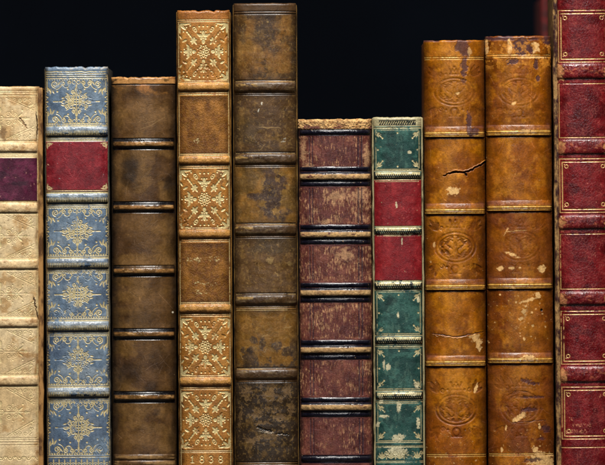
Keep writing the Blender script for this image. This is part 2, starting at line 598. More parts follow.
# ================================================================== book 1 : pale tan calf, purple label
def book_tan():
    r = Relief((-42, 42.5), (-41, 43), 86.5, 12, 2.5, .38, strip=3.4, seed=11)
    base_leather(r, (lin(220, 195, 150), lin(207, 177, 128), lin(186, 150, 100)), edge_col=lin(128, 88, 46), edge=.12)
    g = r.new()
    e = r.W / 2
    bands = [147.5, 208, 264.5, 322.5, 381]
    for b in bands:
        bb = r.band(b, 4.6, 1.8, 2.2)
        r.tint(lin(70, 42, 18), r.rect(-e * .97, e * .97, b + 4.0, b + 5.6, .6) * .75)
        r.tint(lin(222, 190, 140), bb * .6)
        r.tint(lin(150, 100, 50), r.patchy(6, 3, int(b), .55, .7) * bb * .6)
    panels = [(97, 140), (215, 258), (271.5, 316), (329.5, 374), (388, 437)]
    fr = e * .93
    for a, b in panels:
        c, h = (a + b) / 2, (b - a) / 2
        r.frame(g, -fr, fr, a - 1.4, b + 1.4, .5)
        for sy in (-1, 1):
            for sx in (-1, 1):
                r.line(g, [(sx * 6, c + sy * (h - 1)), (sx * 33, c + sy * 8)], .55)
                r.line(g, [(sx * 9, c + sy * (h - 1)), (sx * 34, c + sy * 10)], .35)
                for k in range(4):      # vine filling the corner
                    q = 14 + k * 5.2
                    r.spiral(g, sx * q, c + sy * (h - 3.2), 2.2, .5, PI / 2 * (k % 2), 1.2, .5, sx * sy)
                for k in range(3):
                    r.ell(g, sx * (31 - k * 0.4), c + sy * (10 + k * 3.2), .7)
                r.spiral(g, sx * 30, c + sy * (h - 7), 2.6, .5, 0, 1.3, .5, -sx * sy)
                # scrolls of the middle ornament
                r.spiral(g, sx * 8, c + sy * 4, 3, .6, 0, 1.4, .55, sx * sy)
                r.spiral(g, sx * 15, c + sy * 3, 2.5, .5, PI, 1.4, .5, -sx * sy)
                r.leaf(g, sx * 17, c + sy * 1, sx * 22, c + sy * 5, 1.6)
                r.ell(g, sx * 22, c + sy * 8.2, .8)
                r.ell(g, sx * 12, c + sy * 8.5, .6)
        r.line(g, [(-29, c), (29, c)], .6)
        for k in (-1, 1):
            r.ell(g, k * 25, c, 1.4, 1.0, ring=.5)
            r.line(g, [(0, c), (0, c + k * 11)], .55)
            r.leaf(g, 0, c + k * 6, 0, c + k * 11, 2)
        r.ell(g, 0, c, 3.2, 2.6, ring=.6)
    for b in bands:
        for d in (-6.6, 6.3):
            r.hl(g, b + d, .5)
    for v in (91.5, 93.2, 440, 442.6, 445.4, 466):
        r.hl(g, v, .6)
    r.vl(g, e * .955, .5, 90, 470)
    r.vl(g, -e * .955, .5, 90, 470)
    for k in range(-8, 9):               # tail vine
        r.arc(g, k * 4.6, 458 + (k % 2) * 1.2, 2.3, PI * (k % 2), PI * (1 + k % 2), .7)
        r.ell(g, k * 4.6, 458, .7)
    r.gild(g, .3, .3)
    # purple lettering piece
    lab = r.rect(-e * .93, e * .935, 158, 201)
    r.H += lab * .5
    r.G *= 1 - lab
    r.tint(lin(70, 18, 41), lab)
    r.tint(lin(100, 36, 62), lab * r.patchy(10, 8, 40, .5, .68, 5, .6) * .8)
    r.tint(lin(42, 14, 30), lab * r.patchy(13, 9, 41, .52, .7, 5, .6) * .7)
    r.tint(lin(170, 120, 110), lab * r.flecks(-40, 40, 159, 200, 60, .2, .9, 3) * .5)
    r.tint(lin(190, 150, 105), lab * r.blot(39, 186, 2, 10, 8) * .7)
    g2 = r.new()
    for v in (155, 156.6, 202.6):
        r.hl(g2, v, .6, -e * .93, e * .93)
    r.gild(g2, .2, .2)
    # damage: split in the joint, dents
    cr = r.crack([(36, 112), (37.5, 125), (36.6, 141)], 1.3, 2, .4)
    r.rub(cr, lin(60, 38, 18), lift=-.5)
    cr = r.crack([(33.5, 296), (36, 308), (38, 320)], 1.2, 3)
    r.rub(cr, lin(62, 40, 20), lift=-.5)
    cr = r.crack([(19, 118), (23, 122), (27, 129)], 1.1, 4)
    r.rub(cr, lin(120, 80, 42), lift=-.6, amount=.8)
    r.tint(lin(150, 104, 60), r.blot(28, 362, 8, 10, 5, soft=.6) * .45)
    r.tint(lin(92, 60, 30), r.blot(3, 133, 3, 8, 6) * .6)
    r.tint(lin(120, 82, 44), r.flecks(0, 42, 88, 470, 110, .2, .7, 5) * .6)
    r.R[:] = .55 - .1 * r.G
    t = .95
    r.region('headcap', 80, 91)
    prev = 94
    for i, b in enumerate(bands):
        r.region('title_label' if i == 1 else 'spine_panel', 157.4 if i == 1 else prev, 201.6 if i == 1 else b - 5.6,
                 .945 if i == 1 else .93)
        r.region('raised_band', b - 4.8, b + 4.8, .97)
        prev = b + 5.6
    r.region('spine_panel', prev, 439)
    bm = plain('tan_board', lin(168, 124, 70), lin(84, 54, 24), 240, .6, .5, .35, (1, 1, .35))
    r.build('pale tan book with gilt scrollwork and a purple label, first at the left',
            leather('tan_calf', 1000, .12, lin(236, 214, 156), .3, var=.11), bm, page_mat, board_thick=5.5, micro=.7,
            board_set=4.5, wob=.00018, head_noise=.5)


# ================================================================== book 2 : blue calf, red label
def book_blue():
    r = Relief((43.5, 108.8), (46.8, 110.8), 67, 9, 3.2, .33, strip=.9, seed=22)
    base_leather(r, (lin(108, 126, 143), lin(92, 111, 131), lin(126, 139, 150)), big=26, edge_col=lin(26, 28, 32), edge=.15)
    g = r.new()
    e = r.W / 2
    bands = [131.5, 198.3, 263.6, 326.3, 392.6]
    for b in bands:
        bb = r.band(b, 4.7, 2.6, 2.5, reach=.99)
        r.tint(lin(60, 74, 92), r.patchy(5, 3, int(b), .55, .7) * bb * .5)
        r.tint(lin(178, 184, 186), r.rect(-e * .97, e * .97, b - 4.2, b + .3, 1) * (.12 + .45 * r.patchy(8, 2.2, int(b) + 9, .4, .64)))  # worn silver band tops, also painting in their highlight
        r.tint(lin(14, 18, 24), r.rect(-e, e, b + 1.6, b + 5.9, .6) * .92)  # shadow on the band's underside, painted as a dark strip
    panels = [(80, 123.5), (208.5, 254.5), (272.5, 317), (336, 384), (402, 453.5)]
    for pi, (a, b) in enumerate(panels):
        c, h = (a + b) / 2, (b - a) / 2
        q = h / 22.5
        r.line(g, [(-23, c), (23, c)], 1.0)
        r.line(g, [(0, a + 4), (0, b - 4)], .95)
        r.ell(g, 0, c, 3.3, 2.8, ring=1.05)
        r.ell(g, 0, c, 1.1)
        for sx in (-1, 1):
            r.ell(g, sx * 12.5, c, 2.2, 1.7, ring=.95)
            r.leaf(g, sx * 14, c, sx * 18, c, 1.4)
            r.ell(g, sx * 6.3, c, 2.4, 1.6, ring=.95)
            for sy in (-1, 1):
                r.spiral(g, sx * 5, c + sy * 4.6, 2.9, .8, sx * .5, 1.35, 1.0, sx * sy)
                r.spiral(g, sx * 9.2, c + sy * 4.4, 2.3, .6, PI * .5, 1.3, .95, -sx * sy)
                r.ell(g, sx * 2.2, c + sy * 7.6, 1.0, 1.7, ring=.85)
                r.leaf(g, sx * 7, c + sy * 6.5, sx * 10.5, c + sy * 8.6, 1.1)
                r.spiral(g, sx * 3.2, c + sy * 9.8, 1.9, .6, PI / 2, 1.2, .85, sx * sy)
                r.leaf(g, sx * 1.2, c + sy * 11, sx * .4, c + sy * 14.5, 1.3)
                r.leaf(g, sx * 11.8, c + sy * 4, sx * 15.4, c + sy * 3.2, 1.4)
                r.ell(g, sx * 7.8, c + sy * 1.9, .9)
                r.ell(g, sx * 3.6, c + sy * 2.9, .9)
                r.ell(g, sx * 8.4, c + sy * 13 * q, .95, .85)
                r.ell(g, sx * 19, c + sy * 10.5 * q, 1.0, .9)
                # corner scroll work
                r.spiral(g, sx * 21.5, c + sy * (h - 4.2), 3.5, .7, PI / 2, 1.5, 1.05, sx * sy)
                r.arc(g, sx * 22, c + sy * (h - 2), 7.8, (PI if sx > 0 else 0), (PI if sx > 0 else 0) - sx * sy * PI * .42 * -1, .7)
                for k, (lu, lv) in enumerate(((28.5, 12.5), (27.5, 9.5), (25, 12))):
                    r.leaf(g, sx * 29, c + sy * (h - 7.5), sx * lu, c + sy * (h - lv), 1.5)
                r.line(g, [(sx * 29.3, c + sy * (h - 1)), (sx * 29.3, c + sy * (h - 8))], .8)
                r.ell(g, sx * 28.9, c + sy * 4.4, .8)
                r.spiral(g, sx * 13.2, c + sy * (h - 3), 2.5, .6, -PI / 2, 1.3, .95, -sx * sy)
                r.spiral(g, sx * 6.8, c + sy * (h - 2.8), 2.2, .6, PI / 2, 1.3, .95, sx * sy)
                r.leaf(g, sx * 16, c + sy * (h - 1.5), sx * 18.2, c + sy * (h - 5), 1.2)
                r.arc(g, sx * 2.2, c + sy * (h - 2.2), 1.8, 0, 2 * PI, .6)
            r.ell(g, sx * 29, c, .9)
            for kk in range(-4, 5):
                r.ell(g, sx * 30.2, c + kk * 2.6, .55)
            for sy in (-1, 1):
                r.leaf(g, sx * 24.6, c + sy * (h - 9), sx * 22.2, c + sy * (h - 13.5), 1.5)
                r.leaf(g, sx * 25.5, c + sy * (h - 9), sx * 26.2, c + sy * (h - 15), 1.5)
                r.arc(g, sx * 10, c + sy * (h - 4.6), 3.0, 0 if sy < 0 else PI, PI if sy < 0 else 2 * PI, .8)
        r.ell(g, 0, c - h + 5.4, 1.0, 1.4)
        r.ell(g, 0, c + h - 5.4, 1.0, 1.4)
        r.beads(g, b + .3, 2.5, .75, -29, 29, .9)
        r.beads(g, a - .2, 2.5, .5, -29, 29)
        if pi == 4:
            r.beads(g, a + 1.2, 2.5, .8, -29, 29)
    for i, b in enumerate(bands):
        for u in np.arange(-29.2, 29.3, 1.62):   # upright ticks over each band
            r.line(g, [(u, b - .4), (u, b + 3.4)], .7)
        for d in (-7.6, -6.0, 6.6, 8.2, 9.6):
            r.hl(g, b + d, .75)
        r.hl(g, b - 5.0, .5)
    for v in (71.8, 74.0, 76.2, 78.4, 455, 457.2):
        r.hl(g, v, .75)
    for sx in (-1, 1):
        r.vl(g, sx * e * .985, .6, 70, 468)
    for k in range(-5, 6):               # tail roll
        r.arc(g, k * 5.6, 466, 3.2, PI, 2 * PI, .7)
        r.ell(g, k * 5.6, 465.5, 1.1, 1.6)
        r.leaf(g, k * 5.6 + 2.8, 459, k * 5.6 + 2.8, 464, 1.3)
    r.gild(g, .26, .17, amount=1.0)
    # red lettering piece
    lab = r.rect(-e * .975, e * .985, 141.8, 191.5)
    r.H += lab * .5
    r.G *= 1 - lab
    r.tint(lin(118, 20, 30), lab)
    r.tint(lin(140, 36, 42), lab * r.patchy(2.0, 2.0, 40, .45, .65, 3, .7) * .6)
    r.tint(lin(96, 16, 26), lab * r.patchy(16, 12, 41, .5, .7, 4) * .6)
    r.F += lab * .5
    r.R += lab * .05
    g2 = r.new()
    for v in (140.8, 190.6, 193):
        r.hl(g2, v, .7, -e * .97, e * .97)
    for sx in (-1, 1):
        for sy, v in ((1, 143.5), (-1, 188.8)):
            r.spiral(g2, sx * 27.6, v + sy * 1.2, 2.2, .5, 0, 1.3, .8, sx * sy)
            r.leaf(g2, sx * 29.3, v - sy * .6, sx * 24, v + sy * .2, 1.3)
            r.leaf(g2, sx * 29.4, v, sx * 29, v + sy * 5, 1.2)
    r.gild(g2, .2, .08)
    # wear
    r.rub(r.patchy(5, 2.2, 60, .52, .66) * r.rect(-40, 40, 60, 70.5), lin(168, 158, 140), amount=.6)
    r.rub(r.flecks(44, 110, 68, 470, 160, .15, .55, 4), lin(175, 178, 176), amount=.5, kill=.3)
    r.tint(lin(52, 66, 92), r.patchy(40, 30, 50, .52, .68) * .45 * (1 - lab))
    r.rub(r.flecks(47, 52, 90, 465, 40, .2, .6, 9), lin(180, 160, 120), amount=.6)
    r.R[:] = .42 + r.noise(12, 12, 9, 3) * .14 - .06 * r.G + lab * .06
    for b in bands:
        r.R -= .12 * r.rect(-e, e, b - 5, b + 5)
    r.region('headcap', 60, 70.8, .97)
    prev = 79
    for i, b in enumerate(bands):
        r.region('title_label' if i == 1 else 'spine_panel', 141.6 if i == 1 else prev, 192 if i == 1 else b - 6,
                 .985 if i == 1 else .965)
        r.region('raised_band', b - 5, b + 5, .99)
        prev = b + 10
    r.region('spine_panel', prev, 454.4, .965)
    bm = plain('blue_board', lin(74, 70, 60), lin(20, 23, 28), 500, .5, .4, .4, (1, 1, .3), .45, .62)
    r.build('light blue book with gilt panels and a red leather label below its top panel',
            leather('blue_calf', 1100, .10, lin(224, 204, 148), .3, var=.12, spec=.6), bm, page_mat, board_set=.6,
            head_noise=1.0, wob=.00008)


# ================================================================== book 3 : dark brown, plain
def book_brown():
    r = Relief((110.8, 175.2), (111.8, 176.6), 77, 17, 2.15, .38, seed=33)
    base_leather(r, (lin(90, 62, 30), lin(74, 49, 24), lin(106, 76, 38)), big=46, edge_col=lin(18, 12, 8), edge=.36)
    bands = [144.2, 207.6, 271.3, 334.5, 397.5]
    dark = lin(15, 12, 14)
    for b in bands:
        bb = r.band(b, 3.4, 1.8, 2.1, reach=.95)
        r.tint(dark, np.maximum(r.rect(-31, 31, b - 6.4, b - 2.4), r.rect(-31, 31, b + 1.8, b + 6.0)))
        wear = r.rect(-29, 29, b - 2.0, b + .9, .8) * sstep(r.noise(6, 2.2, int(b), 4, .6) + .06, .38, .66)
        r.rub(wear, lin(142, 100, 56), .42, .05)
        r.rub(wear * r.patchy(7, 3, int(b) + 5, .55, .68), lin(186, 146, 94), .5)
        M = r.new()
        r.hl(M, b - 5.4, .8, -30, 30)
        r.hl(M, b + 5.2, .9, -30, 30)
        r.H -= M * .5
        r.R += (.3 - r.R) * np.clip(r.rect(-31, 31, b - 7, b + 7), 0, 1) * .8
    # head cap worn to tan
    hd = r.rect(-40, 40, 70, 83.5, .5) * sstep(r.noise(9, 5, 21, 4, .6), .18, .4)
    r.rub(hd, lin(178, 128, 72), .6)
    r.rub(r.rect(-40, 40, 70, 79.5) * r.patchy(4, 2, 22, .5, .65), lin(130, 84, 42), .7)
    M = r.new()
    r.hl(M, 84.6, 1.0)
    r.blind(M, .6, lin(28, 18, 10), .9)
    r.rub(r.blot(143.5, 87.5, 6, 4, 3, .9, .6, 2.5), lin(170, 112, 56), .6, amount=.75)
    r.rub(r.rect(-40, 40, 85, 95) * r.patchy(9, 5, 24, .5, .7), lin(130, 88, 40), .6, amount=.7)
    # stains
    for x, y, a, b, k in ((130, 172, 9, 15, .85), (168, 184, 5, 9, .7), (127, 374, 11, 11, .6), (152, 388, 7, 6, .5), (157, 412, 3, 3, .5),
                          (140, 318, 18, 9, .35), (150, 118, 14, 10, .3), (160, 360, 10, 12, .4)):
        r.tint(lin(34, 25, 18), r.blot(x, y, a, b, int(x), .5, .6) * k)
    for x, y, a, b, k in ((145, 112, 24, 12, .5), (147, 262, 22, 8, .45), (140, 300, 16, 12, .35), (140, 225, 20, 10, .3),
                          (140, 440, 20, 8, .45)):
        r.tint(lin(134, 98, 54), r.blot(x, y, a, b, int(x + y), .6, .7) * k)
    r.rub(r.crack([(138, 130), (150, 126), (165, 117)], .35, 1, .4), lin(160, 130, 84), amount=.6)
    r.rub(r.crack([(142, 124), (156, 121)], .3, 2, .4), lin(160, 130, 84), amount=.5)
    r.rub(r.flecks(112, 175, 84, 468, 120, .15, .5, 3), lin(160, 124, 78), amount=.45)
    M = r.new()
    r.ell(M, r.X(172.5, 312.5), 312.5, .9)
    r.rub(M, lin(225, 215, 190))
    # tail: two low ridges
    for v in (457.5, 463.5):
        bb = r.band(v, 2.6, 1.0)
        r.rub(bb * r.patchy(12, 3, int(v), .4, .6), lin(160, 124, 76), .5, amount=.7)
    r.R[:] = np.where(r.R < .45, r.R, .42 + r.noise(16, 16, 31, 3) * .16)
    r.F *= .6
    r.region('headcap', 60, 84.2, .96)
    prev = 85.6
    for b in bands:
        r.region('spine_panel', prev, b - 6.6, .9)
        r.region('raised_band', b - 3.6, b + 3.6, .96)
        prev = b + 6.4
    r.region('spine_panel', prev, 454, .9)
    bm = plain('brown_board', lin(44, 30, 18), lin(24, 17, 11), 300, .55, .4)
    r.build('plain dark brown book with a worn tan head and black lined bands, no gilding',
            leather('brown_calf', 700, .10, var=.2, spec=.5), bm, page_mat, head_noise=.8, micro=.55)


# ================================================================== book 4 : honey calf with gilt rosettes, 1838
def digit(r, M, ch, u, v, h, w):
    a = h / 2
    if ch == '1':
        r.line(M, [(u, v - a), (u, v + a)], w * 1.25)
        r.line(M, [(u - 1.3, v - a + 1.3), (u, v - a)], w)
        r.line(M, [(u - 1.5, v + a), (u + 1.5, v + a)], w * .9)
    elif ch == '8':
        r.ell(M, u, v - a * .5, 1.55, a * .5, ring=w)
        r.ell(M, u, v + a * .5, 1.9, a * .54, ring=w)
    elif ch == '3':
        r.arc(M, u - .2, v - a * .5, a * .52, -PI * .85, PI * .5, w)
        r.arc(M, u - .2, v + a * .48, a * .56, -PI * .5, PI * .85, w)


def rosette_panel(r, g, a, b):
    c, h = (a + b) / 2, (b - a) / 2
    fy = h / 28.0
    fu = r.W / 2 / 27.0

    def T(u, v):
        return u * fu, c + v * fy

    def lf(u0, v0, u1, v1, w):
        r.leaf(g, *T(u0, v0), *T(u1, v1), w * 1.35)

    def el(u, v, *k, **kw):
        r.ell(g, *T(u, v), *k, **kw)
    el(0, 0, 1.2)
    for i in range(8):
        q = i * PI / 4
        el(3.7 * math.cos(q), 3.7 * math.sin(q), 1.55, 1.1, q, ring=.75)
        el(6.2 * math.cos(q + PI / 8), 6.2 * math.sin(q + PI / 8), .8)
    for dx, dy in ((0, -1), (0, 1), (1, 0), (-1, 0)):
        k = 1.0 if dx == 0 else .96
        px, py = -dy, dx
        P = lambda al, ac: (dx * al + px * ac, dy * al + py * ac)
        lf(*P(7.5, 0), *P(12, 0), 2.6)
        lf(*P(12, 0), *P(14.5, 0), 1.2)
        for sg in (-1, 1):
            lf(*P(14.5, sg * .6), *P(16.5, sg * 4.8), 2.2)
            lf(*P(12.6, sg * .8), *P(12.8, sg * 3.6), 1.5)
            el(*P(19.5, sg * 2.6), .8)
        lf(*P(14.5, 0), *P(20.5, 0), 2.5)
        if dx == 0:
            el(*P(24.5, 0), 1.0, .8)
        else:
            el(*P(22.8, 0), .8)
    for sx in (-1, 1):
        for sy in (-1, 1):
            r.line(g, [T(sx * 8, sy * 8.5), T(sx * 17, sy * 19.5)], 1.2)
            lf(sx * 3.4, sy * 14.4, sx * 6.6, sy * 17.6, 1.4)
            lf(sx * 14.4, sy * 4.2, sx * 17.4, sy * 7.0, 1.3)
            el(sx * 4.2, sy * 24.6, .9)
            el(sx * 13.4, sy * 25.4, .9)
            lf(sx * 24.4, sy * 15.6, sx * 22.2, sy * 12.4, 1.2)
            lf(sx * 20.4, sy * 26.8, sx * 13.0, sy * 27.2, 1.1)
            for q in range(5):
                an = math.atan2(sy * 10, sx * 9) + (q - 2) * .95
                x0, y0 = sx * 10, sy * 10.5
                lf(x0, y0, x0 + 3.7 * math.cos(an), y0 + 3.7 * math.sin(an), 1.6)
            lf(sx * 10, sy * 10.5, sx * 6.8, sy * 7, 1.5)
            for k in range(3):
                el(sx * (13.4 + k * 1.7), sy * (15 + k * 2.0), .95)
            # corner fan
            for (eu, ev, w) in ((18, 21.5, 2.0), (15.8, 26.6, 1.7), (24, 18, 1.7), (19.5, 26.2, 1.5), (23.6, 22.2, 1.5)):
                lf(sx * 24.5, sy * 27, sx * eu, sy * ev, w)
            el(sx * 20.3, sy * 19.6, .8)
            el(sx * 17.2, sy * 23.8, .8)
            # hollow ovals and darts
            el(sx * 8.8, sy * 21.6, 2.5, 1.5, sx * sy * 1.0, ring=.8)
            lf(sx * 8.3, sy * 22.3, sx * 9.3, sy * 20.9, .9)
            lf(sx * 17, sy * 11.6, sx * 21.5, sy * 9.4, 1.6)
            el(sx * 22.6, sy * 12.9, .7)


def book_honey():
    r = Relief((175.8, 230.6), (179, 233), 10.5, 9, 2.8, .33, strip=.9, seed=44)
    base_leather(r, (lin(166, 110, 46), lin(146, 94, 34), lin(178, 124, 58)), big=22, edge_col=lin(60, 34, 10), edge=.2)
    g = r.new()
    e = r.W / 2
    bands = [87.2, 160.5, 234.2, 308.8, 382]
    plainp = [(96.5, 154), (243.5, 303)]
    orn = [(23, 81), (169.5, 228.5), (318, 376), (391.5, 449)]
    for b in bands:
        bb = r.band(b, 4.0, 2.2, 2.3, reach=.985)
        r.tint(lin(190, 142, 74), bb * .6)
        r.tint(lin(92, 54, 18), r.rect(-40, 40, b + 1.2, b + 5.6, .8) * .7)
    for a, b in plainp:
        m = r.rect(-e * .91, e * .91, a, b, .8)
        r.tint(lin(120, 78, 24), m * .95)
        r.tint(lin(104, 62, 22), m * r.patchy(2.6, 2.6, int(a), .45, .62, 3, .7) * .8)
        r.tint(lin(156, 104, 42), m * r.patchy(14, 14, int(a) + 2, .5, .68, 4) * .7)
        ed = m * (1 - r.rect(-e * .8, e * .8, a + 4, b - 3, 3.5))
        r.tint(lin(66, 38, 16), ed * .65)
        r.H -= m * .25
        r.F += m * .6
    for a, b in orn:
        jj = r.rng.uniform(-.6, .6, 2)
        rosette_panel(r, g, a + .3 + jj[0], b - .3 + jj[1])
    for b in bands:
        for d in (-6.4, -4.9, 5.6, 7.4):
            r.hl(g, b + d, .6, -e * .94, e * .94)
    for v in (19.8, 21.6, 450.8, 452.4, 467):
        r.hl(g, v, .6)
    for sx in (-1, 1):
        r.vl(g, sx * e * .945, .55, 21, 468)
    for i, ch in enumerate('1838'):
        digit(r, g, ch, -13.5 + i * 9.4, 459.4, 6.4, .95)
    r.gild(g, .42, .12, amount=1.0)
    # rubbed gold letters that can no longer be read
    for x0, x1, y, n, q in ((187, 203, 260, 34, 1), (209, 219, 259, 20, 2), (195, 218, 284, 26, 3), (196, 208, 292, 26, 4), (194, 199, 141, 26, 5)):
        m = r.flecks(x0, x1, y - 2.2, y + 2.2, n, .25, .75, 60 + q)
        r.G = np.maximum(r.G, m * .8)
    r.rub(r.patchy(4, 2, 61, .5, .66) * r.rect(-40, 40, 5, 19), lin(128, 76, 30), amount=.6)
    r.tint(lin(150, 92, 40), r.rect(-40, 40, 0, 19) * .6)
    r.tint(lin(120, 72, 26), r.patchy(24, 40, 63, .55, .7) * .4)
    r.rub(r.flecks(176, 233, 12, 470, 150, .15, .5, 7), lin(96, 58, 24), amount=.5, kill=.4)
    r.tint(lin(70, 48, 34), r.blot(220, 175, 4, 9, 3) * .5)
    r.R[:] = .46 + r.noise(12, 12, 9, 3) * .12 - .06 * r.G
    r.region('headcap', 0, 19, .97)
    prev = 22
    for b in bands:
        r.region('spine_panel', prev, b - 5.2, .94)
        r.region('raised_band', b - 4.4, b + 4.4, .985)
        prev = b + 8
    r.region('spine_panel', prev, 450.2, .94)
    bm = plain('honey_board', lin(140, 100, 44), lin(70, 42, 14), 400, .5, .4, .4, (1, 1, .25), .42, .62)
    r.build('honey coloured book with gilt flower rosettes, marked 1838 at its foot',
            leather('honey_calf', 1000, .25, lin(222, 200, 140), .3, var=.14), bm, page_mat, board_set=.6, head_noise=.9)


# ================================================================== book 5 : tall dark brown, scuffed
def book_scuffed():
    r = Relief((232, 297.4), (235, 298.6), 3.2, 12, 2.5, .36, strip=.9, seed=55)
    base_leather(r, (lin(118, 80, 33), lin(98, 66, 29), lin(134, 95, 42)), big=30, edge_col=lin(44, 30, 15), edge=.22)
    e = r.W / 2
    bands = [87, 159, 230, 300, 374.5]
    panels = [(15, 79), (95, 152.5), (166.5, 222.5), (239, 294.5), (311.5, 367), (383.5, 461)]
    ol, go = lin(88, 63, 35), lin(130, 90, 32)
    for i, (a, b) in enumerate(panels):
        m = r.rect(-40, 40, a - 1, b + 1, .6)
        if i in (1, 3):
            r.tint(ol if i == 3 else lin(74, 52, 29), m * .85)
            r.tint(lin(68, 54, 32), m * r.patchy(30, 24, 70 + i, .48, .7, 4, .5) * .6)
        elif i in (2, 4):
            r.tint(go, m * .75)
            r.tint(lin(92, 68, 30), m * r.patchy(22, 18, 80 + i, .48, .64, 5, .6) * .8)
        elif i == 5:
            r.tint(lin(36, 27, 18), m * .93)
            r.tint(lin(52, 40, 26), m * r.patchy(20, 20, 85, .5, .66, 5, .6) * .8)
    pur = lin(58, 44, 40)
    # panel 1 stains
    r.tint(lin(60, 44, 30), r.blot(264, 36, 13, 22, 3, 1.0, .5) * .85)
    r.tint(lin(52, 38, 22), r.blot(242, 32, 4, 13, 4, .8, .5) * .7)
    r.tint(lin(64, 44, 24), r.rect(-40, 40, 0, 14) * .85)
    r.tint(lin(60, 42, 22), r.patchy(11, 9, 90, .53, .66, 5, .65) * r.rect(-40, 40, 14, 80) * .75)
    # panel 3 purple worn label ghost
    gh = np.maximum.reduce([r.blot(272, 192, 14, 20, 5, .8, .25), r.blot(258, 197, 12, 4, 6, .6), r.blot(276, 214, 13, 7, 7, .8), r.blot(281, 186, 6, 12, 8)])
    r.tint(pur, gh * .85)
    r.tint(lin(140, 104, 44), r.patchy(8, 8, 91, .55, .66) * gh * .7)
    # panel 5 mottling
    mt = r.patchy(10, 10, 92, .5, .6, 5, .62) * r.rect(-40, 40, 312, 368) * sstep(r.v, 325, 352)[:, None]
    r.tint(lin(66, 52, 40), mt * .85)
    for k, (x, y, a, b) in enumerate(((253, 340, 4, 4), (262, 343, 3, 6), (250, 360, 8, 8), (278, 345, 5, 7), (288, 352, 5, 5))):
        r.tint(lin(54, 42, 34), r.blot(x, y, a, b, 20 + k, 1.0) * .8)
    # panel 6 bare flakes
    for k, (x, y, a, b) in enumerate(((247, 390, 4, 7), (246, 398, 4, 3), (262, 386, 3, 3), (271, 394, 7, 6), (257, 413, 5, 5), (270, 410, 8, 2.5),
                                      (278, 417, 7, 3), (283, 425, 3, 4), (291, 408, 3, 6), (262, 423, 8, 2), (288, 390, 5, 7), (253, 440, 8, 3),
                                      (268, 436, 9, 4), (240, 418, 2, 9), (281, 399, 2.4, 6))):
        m = r.blot(x, y, a * .9, b * .9, 40 + k, 1.9, .35, 2.4)
        r.rub(m, lin(112, 86, 54), .5, -.15, amount=.7)
    cr = np.maximum(r.crack([(257, 427), (265, 430), (273, 432)], 1.5, 5), r.crack([(276, 434), (289, 435)], 1.2, 6))
    r.rub(cr, lin(18, 14, 10), lift=-.6)
    cr = r.crack([(258, 431.5), (274, 434)], 1.1, 7)
    r.rub(cr, lin(140, 130, 112), lift=.2, amount=.8)
    # bands
    for i, b in enumerate(bands):
        bb = r.band(b, 4.7, 2.2, 2.3, reach=.985)
        r.tint(lin(62, 44, 26), np.clip(bb * 2, 0, 1) * .85)
        r.tint(lin(104, 84, 56), bb * r.patchy(9, 2.5, 100 + i, .52, .7) * .8)
        M = r.new()
        for d in (-6.6, 6.2, 7.9):
            r.hl(M, b + d, .7, -e * .96, e * .96)
        r.blind(M, .55, lin(34, 24, 14), .7)
        M2 = r.new()
        r.hl(M2, b - 5.5, .5, -e * .95, e * .95)
        if i in (3,):
            r.hl(M2, b + 7.6, 1.0, -e * .95, e * .95)
            r.hl(M2, b + 10, .8, -e * .95, e * .95)
        r.gild(M2, .2, .45, 200 + i, amount=.55)
        wr = r.rect(-e * .95, -e * .2 if i == 0 else -e * .4, b - 3.2, b - .6, .8) * r.patchy(5, 2, 110 + i, .45, .6)
        r.rub(wr, lin(176, 140, 78), .45, amount=.7)
    M = r.new()
    for v in (11.6, 14.2, 462.5, 464.5):
        r.hl(M, v, .8)
    r.blind(M, .5, lin(34, 24, 14), .8)
    # scratches and chips
    for k, (p0, p1, w) in enumerate((((257.8, 112), (259.2, 108.8), 1.2), ((261.2, 104.6), (262.4, 102.4), 1.3), ((260, 150.5), (265, 144), .8),
                                     ((281, 141.5), (285, 142), 1.0), ((256, 127), (281, 128.5), 1.6), ((283, 328), (292, 326.6), 1.2),
                                     ((262, 337), (268, 335), 1.4), ((240, 352), (243, 360), 1.2), ((286, 315), (284, 319), 1.1), ((275, 273), (278, 275), 1.4),
                                     ((238, 128), (240, 130), 1.0), ((281, 347.5), (287, 347), .9), ((264, 353), (266, 349), 1.1), ((283, 139.5), (286, 138.6), .8))):
        col = lin(205, 200, 180) if k in (0, 1, 3, 13) else lin(150, 120, 74)
        r.rub(r.crack([p0, p1], w * .8, 30 + k, 1.2, 9), col, .5, amount=.75)
    for x, y, a, b in ((270, 261, 3, 3.4), (290, 264, 2.4, 2.4), (289, 185, 1, 1), (268, 22, 1.2, 1)):
        r.rub(r.blot(x, y, a, b, int(x), .7), lin(150, 122, 72), .6, amount=.7)
    r.rub(r.flecks(234, 297, 10, 465, 320, .15, .6, 8), lin(150, 116, 62), amount=.45)
    r.tint(lin(30, 22, 14), r.flecks(234, 297, 10, 465, 200, .15, .6, 9) * .5)
    r.H += (r.noise(30, 12, 95, 3) - .5) * .9
    pn = r.new()
    for a, b in panels:
        pn = np.maximum(pn, r.rect(-40, 40, a, b, 1))
    r.tint(lin(48, 33, 17), pn * r.patchy(8, 10, 140, .54, .7, 5, .6) * .35)
    r.tint(lin(150, 112, 52), pn * r.patchy(7, 9, 141, .56, .72, 5, .6) * .22)
    r.tint(lin(150, 118, 64), pn * r.patchy(1.6, 1.8, 142, .62, .74, 2) * .3)
    for q, (a, b) in enumerate(panels):       # darker where each panel meets its bands
        ed = r.rect(-40, 40, a - 2, b + 2, .5) * (1 - r.rect(-e * .86, e * .86, a + 3, b - 3, 4))
        r.tint(lin(38, 26, 14), ed * .5)
    r.R[:] = .40 + r.noise(14, 14, 9, 4) * .2
    r.F *= .7
    r.region('headcap', -5, 11.4, .975)
    prev = 14.8
